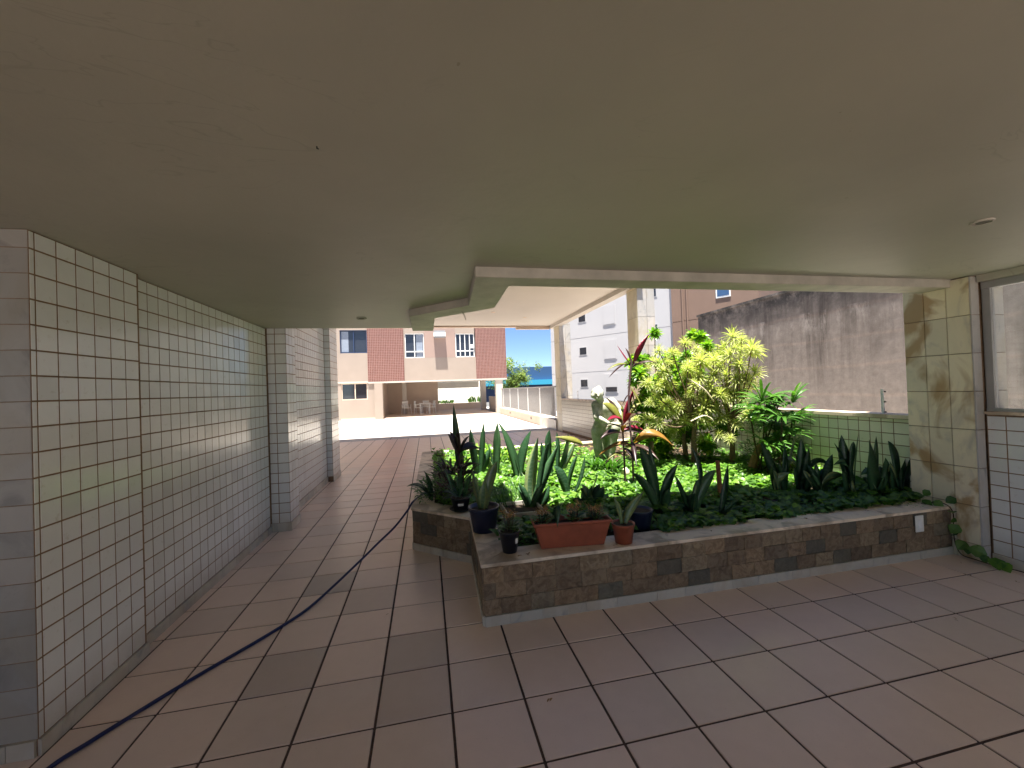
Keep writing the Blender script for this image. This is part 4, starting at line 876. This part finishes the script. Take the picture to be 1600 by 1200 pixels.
# broad leaved green shrub behind it
gs = empty('green_shrub', (3.3, 5.35, .34)); tag(gs, 'glossy bright green shrub left of the yellow edged rosettes', 'shrub')
GM = [ros_mesh(60+k, 1.0, 30, 'bush', .30, 'strap') for k in range(4)]
M().tube(catmull([(3.12, 5.3, .33), (3.15, 5.32, .8), (3.25, 5.35, 1.2)], 4), .032, 7).build('trunk', MT['bark'], gs)
M().tube(catmull([(3.62, 5.2, .33), (3.6, 5.25, .8), (3.6, 5.3, 1.2)], 4), .035, 7).build('trunk', MT['bark'], gs)
for i, (x, y, z, R_) in enumerate(GB):
    e_ = Vector((x, y, z)); st = Vector((3.15, 5.32, .75)) if x < 3.4 else Vector((3.6, 5.25, .8))
    M().tube(catmull([st, (st+e_)/2+Vector((r.uniform(-.05, .05), 0, -.05)), e_], 3), [.014, .013, .012, .01, .009, .008, .006], 5).build('branch', MT['bark'], gs)
    for k in range(11 if R_ > .12 else 3):
        o = bpy.data.objects.new('leaf_cluster', GM[(i+k) % 4]); d = Vector((r.gauss(0, 1), r.gauss(0, 1), r.gauss(0, 1))).normalized()*R_*(.85 if R_ > .12 else .3)*r.uniform(.4, 1)
        link(o, gs, e_+d); s = r.uniform(.09, .15); o.scale = (s, s, s); o.rotation_euler = (r.uniform(-.6, .6), r.uniform(-.6, .6), r.uniform(0, 6.28))
# lady palm
lp = empty('lady_palm', (4.1, 4.1, .34)); tag(lp, 'lady palm with fan leaves on dark canes against the low tiled wall', 'palm')
r = random.Random(17)
def fan(c, dr, s, mat='palm'):
    m = M(); c = Vector(c); dr = Vector(dr).normalized(); sd_ = dr.cross(Z).normalized(); n = 9
    for i in range(n):
        a = (i-(n-1)/2)*.36; d = dr*math.cos(a)+sd_*math.sin(a)+Vector((0, 0, .25*math.cos(a))); L = s*(1-.035*abs(i-4)**1.5)*r.uniform(.9, 1.05)
        t = c+d*L+Vector((0, 0, -.35*L)); m.leaf(c, c+d*L*.55+Vector((0, 0, .06*L)), t, .034*s/.3, (r.uniform(-.2, .2), -.2, 1), 5, .3, r.random(), 'strap')
    return m.build('fan_leaf', MT[mat], lp)
for i, (x, y, z) in enumerate(FAN):
    b = Vector((4.1+r.uniform(-.22, .2), 4.1+r.uniform(-.2, .25), .34)); top = Vector((x, y, z))
    hub = top+Vector(((b.x-x)*.3, (b.y-y)*.3, -.1))
    M().tube(catmull([b, (b+hub)/2+Vector((r.uniform(-.03, .03), 0, 0)), hub], 4), .010, 6).build('cane', MT['cane'], lp)
    for k in range(3 if z > .85 else 2):
        a = r.uniform(0, 6.28); fan(hub+Vector((0, 0, -.02*k)), (math.cos(a), math.sin(a), r.uniform(.1, .8)), r.uniform(.24, .33))
fan((3.66, 3.95, 1.17), (-.9, -.3, .25), .34); fan((4.2, 4.0, 1.22), (.2, -.5, 1.0), .34); fan((3.78, 4.0, 1.25), (-.3, -.3, 1.0), .32)
ds = sprawl('small_leaved_shrub', [(4.12, 4.35, .45, .22), (4.2, 4.15, .65, .2), (4.05, 4.25, .85, .18), (3.95, 4.3, .6, .2)], 'dark small leaved bush growing around the palm canes', 'shrub', 'cover_dark', 900, .055, .024, .22, 18, False, .4)

# rusty stake, vines, driftwood
tag(M().tube([(2.66, 3.34, .33), (2.655, 3.345, .60), (2.65, 3.35, .76)], [.022, .021, .019], 8).build('garden_stake', MT['rust']), 'rusty brown stake upright in the ground cover', 'stake')
dw = tag(M().tube(catmull([(3.86, 4.3, .34), (3.88, 4.25, .55), (3.94, 4.2, .72), (4.05, 4.1, .80)], 4), [.05, .05, .05, .045, .045, .04, .04, .035, .03, .03, .025, .02, .012], 7).build('dead_stump', MT['dry']), 'grey dead stump with peeling bark in front of the palm', 'stump')
vi = empty('ivy_vine', (4.22, 2.56, .4)); tag(vi, 'ivy vine trailing down the planter end and along the pillar foot', 'vine')
pts = [(4.10, 2.70, .40), (4.18, 2.60, .42), (4.215, 2.555, .36), (4.215, 2.555, .22), (4.22, 2.55, .10), (4.20, 2.50, .03), (4.21, 2.42, .02), (4.22, 2.32, .015), (4.26, 2.22, .015), (4.28, 2.08, .012)]
M().tube(catmull(pts, 5), .004, 5).build('stem', MT['cane'], vi)
r = random.Random(5)
for (x, y, z, s) in ((4.20, 2.545, .36, .06), (4.20, 2.54, .29, .05), (4.205, 2.54, .22, .085), (4.20, 2.535, .18, .07), (4.205, 2.50, .10, .09), (4.20, 2.46, .07, .05), (4.21, 2.41, .09, .10), (4.20, 2.36, .05, .06), (4.20, 2.29, .04, .10), (4.21, 2.25, .03, .08), (4.26, 2.14, .03, .06), (4.27, 2.06, .02, .06), (4.16, 2.62, .41, .07), (4.12, 2.66, .41, .08), (4.21, 2.56, .45, .07), (4.17, 2.70, .48, .06)):
    a = r.uniform(0, 6.28); d = Vector((math.cos(a)*.2-.25, math.sin(a)*.5, -.5+r.random()*.7)).normalized()*s*.55; c = Vector((x, y, max(z, .02)))
    M().leaf(c-d, c+Vector((-.012, -.006, .008)), c+d, s, (-.8, -.6, .5), 4, .15, r.random(), 'heart').build('leaf', MT['cover_dark' if z > .045 else 'bush'], vi)

# ------------------------------------------------------------------ pots
def round_pot(name, c, rt, rb, h, mat, label, sticker=None, saucer=False):
    t = empty(name, c); tag(t, label, 'plant pot', 'pots standing on the planter edge')
    M().lathe(c, [(rb, 0), (rb+(rt-rb)*.82, h*.84), (rt*1.0, h*.86), (rt*1.05, h*.97), (rt*1.05, h), (rt*.96, h), (rt*.90, h*.86), (rt*.3, h*.85)], 32).build('shell', MT[mat], t, None, True)
    M().lathe((c[0], c[1], c[2]+h*.83), [(rt*.88, 0), (rt*.88, .012), (.01, .016)], 20).build('soil', MT['soil'], t)
    if saucer: M().lathe(c, [(rb*1.15, 0), (rt*1.12, .018), (rt*1.14, .022), (rt*1.05, .022), (rb*1.1, .006)], 30).build('saucer', MT[mat], t, None, True)
    if sticker:
        a, z, w_, hh = sticker; R_ = rb+(rt-rb)*z/h+.003; m = M(); n = 5
        for i in range(n+1): aa = a+(i/n-.5)*w_/R_; m.v += [(c[0]+R_*math.cos(aa), c[1]+R_*math.sin(aa), c[2]+z-hh/2), (c[0]+(R_+.002)*math.cos(aa), c[1]+(R_+.002)*math.sin(aa), c[2]+z+hh/2)]
        for i in range(n): m.face([2*i, 2*i+2, 2*i+3, 2*i+1])
        m.build('sticker', MT['white'], t)
    return t
round_pot('plant_pot', (.278, 3.80, .396), .092, .062, .125, 'black', 'black pot with saucer and white sticker at the left corner of the planter', (-1.65, .07, .05, .022), True)
round_pot('plant_pot', (.412, 3.20, .372), .118, .085, .215, 'navypot', 'biggest dark pot, holding a two leaved snake plant at the inner corner')
round_pot('plant_pot', (.522, 2.735, .396), .072, .048, .145, 'black', 'small black pot with dry kalanchoe at the front corner of the planter', (-.95, .085, .022, .035))
round_pot('plant_pot', (1.325, 2.66, .396), .078, .058, .135, 'terra', 'small round terracotta pot holding a two leaved snake plant')
round_pot('plant_pot', (1.60, 2.93, .36), .10, .075, .165, 'navypot', 'dark blue pot half hidden behind the small round terracotta pot')
round_pot('plant_pot', (2.95, 3.12, .35), .085, .06, .09, 'navypot', 'sunken dark pot rim among the shaded ground cover')
round_pot('plant_pot', (3.40, 2.95, .35), .10, .07, .07, 'black', 'low dark pot rim near the cap slab right of centre')
# plants in the pots
def potted(name, base, leaves, mat, label):
    t = empty(name, base); tag(t, label, 'snake plant'); rr = random.Random(len(label))
    for q in leaves: snake_leaf(t, q[0], q[1], q[2], q[3], mat, rr)
potted('potted_snake_plant', (.412, 3.20, .56), [((.39, 3.2, .56), (.36, 3.2, .75), (.335, 3.18, .88), .06), ((.42, 3.2, .56), (.44, 3.2, .8), (.54, 3.22, .93), .085), ((.41, 3.22, .56), (.34, 3.25, .7), (.37, 3.25, .82), .05), ((.40, 3.19, .56), (.40, 3.16, .66), (.42, 3.17, .80), .075)], 'snake_pale', 'snake plant growing in the biggest dark pot')
potted('potted_snake_plant', (1.325, 2.66, .52), [((1.335, 2.66, .51), (1.35, 2.66, .62), (1.50, 2.66, .74), .06), ((1.315, 2.66, .51), (1.31, 2.66, .62), (1.265, 2.66, .71), .036)], 'snake_pale', 'young snake plant with two leaves in the small round terracotta pot')
sprawl('potted_succulent', [(.278, 3.80, .50, .06)], 'low rosette plant in the leftmost black pot', 'plant', 'snake', 34, .14, .03, .04, 25, False, 1.3)
def kalanchoe(c, Rr, label, seed, h=.12):
    rr = random.Random(seed); t = empty('kalanchoe', c); tag(t, label, 'plant'); lf, fw, st = M(), M(), M()
    for i in range(34):
        a = rr.uniform(0, 6.28); q = Rr*math.sqrt(rr.random())*.8; b = Vector((c[0]+q*math.cos(a), c[1]+q*math.sin(a), c[2]+rr.uniform(0, .06))); d = Vector((math.cos(a), math.sin(a), .35))*.05
        lf.leaf(b, b+d*.6+Vector((0, 0, .01)), b+d, .034, (0, 0, 1), 3, .2, rr.random(), 'strap')
    for i in range(14):
        a = rr.uniform(0, 6.28); q = Rr*.8*math.sqrt(rr.random()); tp = Vector((c[0]+q*math.cos(a), c[1]+q*math.sin(a), c[2]+h*rr.uniform(.7, 1.1)))
        st.tube([(c[0]+q*.4*math.cos(a), c[1]+q*.4*math.sin(a), c[2]), tuple(tp)], .0018, 4, False)
        for k in range(26):
            p = tp+Vector((rr.gauss(0, .013), rr.gauss(0, .013), rr.gauss(0, .009))); d = Vector((rr.gauss(0, 1), rr.gauss(0, 1), rr.gauss(.6, 1))).normalized()*.009
            fw.leaf(p, p+d*.5, p+d, .006, (rr.gauss(0, 1), rr.gauss(0, 1), 1), 2, .1, rr.random())
    lf.build('foliage', MT['cover_dark'], t); fw.build('flower_heads', MT['flower'], t); st.build('stems', MT['cane'], t)
kalanchoe((.522, 2.735, .515), .06, 'kalanchoe with faded flowers in the small black front pot', 1, .15)
# long terracotta trough
tr = empty('plant_trough', (.95, 2.685, .396)); tag(tr, 'long terracotta trough full of faded flowers on the planter cap', 'plant pot', 'pots standing on the planter edge')
A0, A1, bz, tz = Vector((.735, 2.70, 0)), Vector((1.175, 2.655, 0)), .397, .578
ux = (A1-A0).normalized(); uy = Vector((-ux.y, ux.x, 0)); cc = (A0+A1)/2+uy*.055; Lb, Lt, db, dt = (A1-A0).length/2, .275, .055, .088
def ring(hl, hd, z): return [tuple(cc+ux*sx*hl+uy*sy*hd+Z*z) for sx, sy in ((-1, -1), (1, -1), (1, 1), (-1, 1))]
m = M(); rings = [ring(Lb, db, bz), ring(Lt-.012, dt-.008, tz-.022), ring(Lt, dt, tz-.02), ring(Lt+.002, dt+.002, tz), ring(Lt-.010, dt-.010, tz), ring(Lt-.03, dt-.022, tz-.05)]
for q in rings: m.v += q
for i in range(5):
    for k in range(4): m.face([i*4+k, i*4+(k+1) % 4, i*4+4+(k+1) % 4, i*4+4+k])
m.face([3, 2, 1, 0]); bevel(m.build('shell', MT['terra'], tr), .006, 2)
m = M(); q = ring(Lt-.02, dt-.018, tz-.035); m.v += q; m.v += [tuple(Vector(v)-Z*.02) for v in q]; m.face([0, 1, 2, 3])
for k in range(4): m.face([k, 4+k, 4+(k+1) % 4, (k+1) % 4])
m.build('soil', MT['soil'], tr)
for s_, lab, sd_ in ((-.20, 'faded kalanchoe at the left end of the terracotta trough', 2), (.03, 'fullest dried kalanchoe head in the middle of the trough', 3), (.18, 'dried kalanchoe at the right end of the terracotta trough', 4)):
    p = cc+ux*s_; kalanchoe((p.x, p.y, tz-.035), .065, lab, sd_, .10 if s_ != .03 else .13)
p = cc-ux*.11
potted('potted_snake_plant', (p.x, p.y, .55), [((p.x, p.y+.02, .55), (p.x+.02, p.y-.05, .78), (p.x-.015, p.y-.10, .55), .05)], 'snake', 'blue grey leaf folding over the rim of the terracotta trough')
# grey seedling box and orange tag behind
sbx = empty('seedling_box', (.82, 3.42, .36)); tag(sbx, 'grey wooden seedling box sunk among plants behind the big pot', 'box')
for (x0, x1, y0, y1) in ((.62, .95, 3.30, 3.315), (.62, .635, 3.315, 3.65), (.935, .95, 3.315, 3.65), (.62, .95, 3.65, 3.665)): M().box(x0, x1, y0, y1, .36, .47).build('side_board', MT['skirt'], sbx)
M().box(.636, .934, 3.316, 3.649, .36, .44).build('soil', MT['soil'], sbx)
tag(bevel(M().box(.375, .40, 3.50, 3.52, .396, .455).build('orange_tag', MT['orange'])), 'small orange plastic tag behind the biggest dark pot', 'tag')

# few fallen leaves and crumbs on the cap and the tiles
rr = random.Random(12); fm = M()
spots_ = [(.62, 2.66, .397), (.66, 2.64, .397), (.58, 2.64, .397), (1.30, 2.63, .397), (1.24, 2.62, .397), (2.05, 2.66, .397), (2.9, 2.68, .397), (3.5, 2.7, .397), (2.2, 2.3, .002), (.52, 1.9, .002), (3.1, 1.9, .002), (-.3, 2.9, .002), (3.9, 2.3, .002), (4.1, 2.45, .002), (4.05, 2.1, .002)]
for (x, y, z) in spots_:
    for k in range(2):
        a = rr.uniform(0, 6.28); s = rr.uniform(.012, .03); b = Vector((x+rr.uniform(-.03, .03), y+rr.uniform(-.02, .02), z)); d = Vector((math.cos(a), math.sin(a), 0))*s
        fm.leaf(b, b+d*.5+Vector((0, 0, .006)), b+d+Vector((0, 0, .001)), s*.4, (rr.uniform(-.3, .3), rr.uniform(-.3, .3), 1), 3, .25, rr.random())
tag(fm.build('fallen_leaf_crumbs', MT['dry']), 'few dry leaf crumbs scattered on the cap stones and floor tiles', 'leaf litter', kind='stuff')

# ------------------------------------------------------------------ statue
def statue():
    t = empty('garden_statue', (2.27, 5.05, .34)); tag(t, 'mossy stone statue of a bending nude figure amid the ground cover', 'statue')
    bm = bmesh.new()
    def ball(c, rx, ry=None, rz=None):
        q = bmesh.ops.create_icosphere(bm, subdivisions=3, radius=1); ry = ry or rx; rz = rz or rx
        for v in q['verts']: v.co = Vector((v.co.x*rx+c[0], v.co.y*ry+c[1], v.co.z*rz+c[2]))
    def limb(a, b, ra, rb):
        a, b = Vector(a), Vector(b); n = max(3, int((b-a).length/(min(ra, rb)*.35)))
        for i in range(n+1): q = i/n; ball(a.lerp(b, q), ra+(rb-ra)*q)
    # torso leaning forward, pelvis to neck
    limb((2.31, 5.08, .88), (2.31, 5.04, 1.04), .115, .098); limb((2.31, 5.04, 1.04), (2.28, 4.98, 1.20), .098, .115); ball((2.285, 5.08, .90), .15, .10, .11); ball((2.285, 5.0, 1.19), .165, .10, .12); ball((2.30, 5.04, 1.06), .135, .095, .12); ball((2.29, 5.06, .98), .14, .1, .1)
    ball((2.25, 4.92, 1.18), .043); ball((2.325, 4.93, 1.19), .043)
    limb((2.165, 5.0, 1.25), (2.40, 5.0, 1.275), .06, .06)
    limb((2.25, 4.98, 1.27), (2.19, 4.93, 1.35), .048, .042)
    # head tipped down, hair and bun
    ball((2.155, 4.90, 1.39), .070, .074, .078); ball((2.165, 4.93, 1.415), .082, .08, .066); ball((2.19, 4.94, 1.475), .034, .034, .026); ball((2.09, 4.90, 1.375), .028, .03, .035)
    limb((2.135, 4.835, 1.395), (2.128, 4.815, 1.37), .010, .014); ball((2.13, 4.84, 1.34), .022, .02, .013); ball((2.105, 4.84, 1.405), .013, .012, .010); ball((2.165, 4.835, 1.405), .013, .012, .010)
    ball((2.235, 4.91, 1.385), .012, .016, .022)
    # arms
    limb((2.40, 5.0, 1.285), (2.49, 4.94, 1.16), .054, .042); limb((2.49, 4.94, 1.16), (2.40, 4.84, 1.06), .040, .026)
    limb((2.165, 5.0, 1.25), (2.14, 4.93, 1.10), .055, .044); limb((2.14, 4.93, 1.10), (2.24, 4.83, 1.03), .042, .026)
    ball((2.395, 4.825, 1.04), .025, .03, .02); ball((2.25, 4.82, 1.025), .025, .03, .02)
    for k in range(5): limb((2.385+.010*k, 4.815, 1.035), (2.375+.011*k, 4.79, 1.005-.004*abs(k-2)), .0085, .007); limb((2.235+.010*k, 4.81, 1.02), (2.24+.010*k, 4.785, .995-.004*abs(k-2)), .0085, .007)
    # raised leg with lit knee, standing leg, drapery behind
    limb((2.36, 5.04, .88), (2.335, 4.83, .955), .098, .078); limb((2.335, 4.83, .955), (2.31, 4.88, .66), .07, .05); limb((2.30, 4.88, .66), (2.29, 4.86, .50), .036, .030); limb((2.29, 4.86, .48), (2.27, 4.76, .46), .032, .022)
    limb((2.225, 5.08, .90), (2.205, 5.04, .66), .10, .07); limb((2.205, 5.04, .66), (2.23, 5.06, .44), .066, .046); limb((2.23, 5.04, .42), (2.22, 4.94, .41), .033, .022)
    limb((2.34, 5.12, .88), (2.32, 5.12, .45), .065, .05)
    me = bpy.data.meshes.new('figure'); bm.to_mesh(me); bm.free(); me.materials.append(MT['statue']); me.uv_layers.new(name='UVMap')
    for v in me.vertices: v.co -= Vector((2.27, 5.05, .34))
    o = bpy.data.objects.new('figure', me); link(o, t, (2.27, 5.05, .34))
    rm = o.modifiers.new('remesh', 'REMESH'); rm.mode = 'VOXEL'; rm.voxel_size = .0085; rm.use_smooth_shade = True
    s_ = o.modifiers.new('smooth', 'SMOOTH'); s_.iterations = 5; s_.factor = .5
    M().lathe((2.28, 5.03, .33), [(.20, 0), (.19, .06), (.17, .09), (.02, .095)], 14).build('plinth', MT['statue'], t, None, True)
statue()
tag(M().lathe((2.36, 4.62, .38), [(.03, 0), (.055, .03), (.05, .07), (.02, .10), (.004, .11)], 9, 1, .8).build('pale_stone', MT['cap'], None, None, True), 'small pale stone lying at the foot of the statue', 'stone')
sprawl('fern_clump', [(2.22, 4.82, .38, .16), (2.12, 4.9, .38, .1)], 'dark green clump of leaves hiding the feet of the statue', 'plant', 'palm', 150, .14, .04, .16, 44, False, .9)
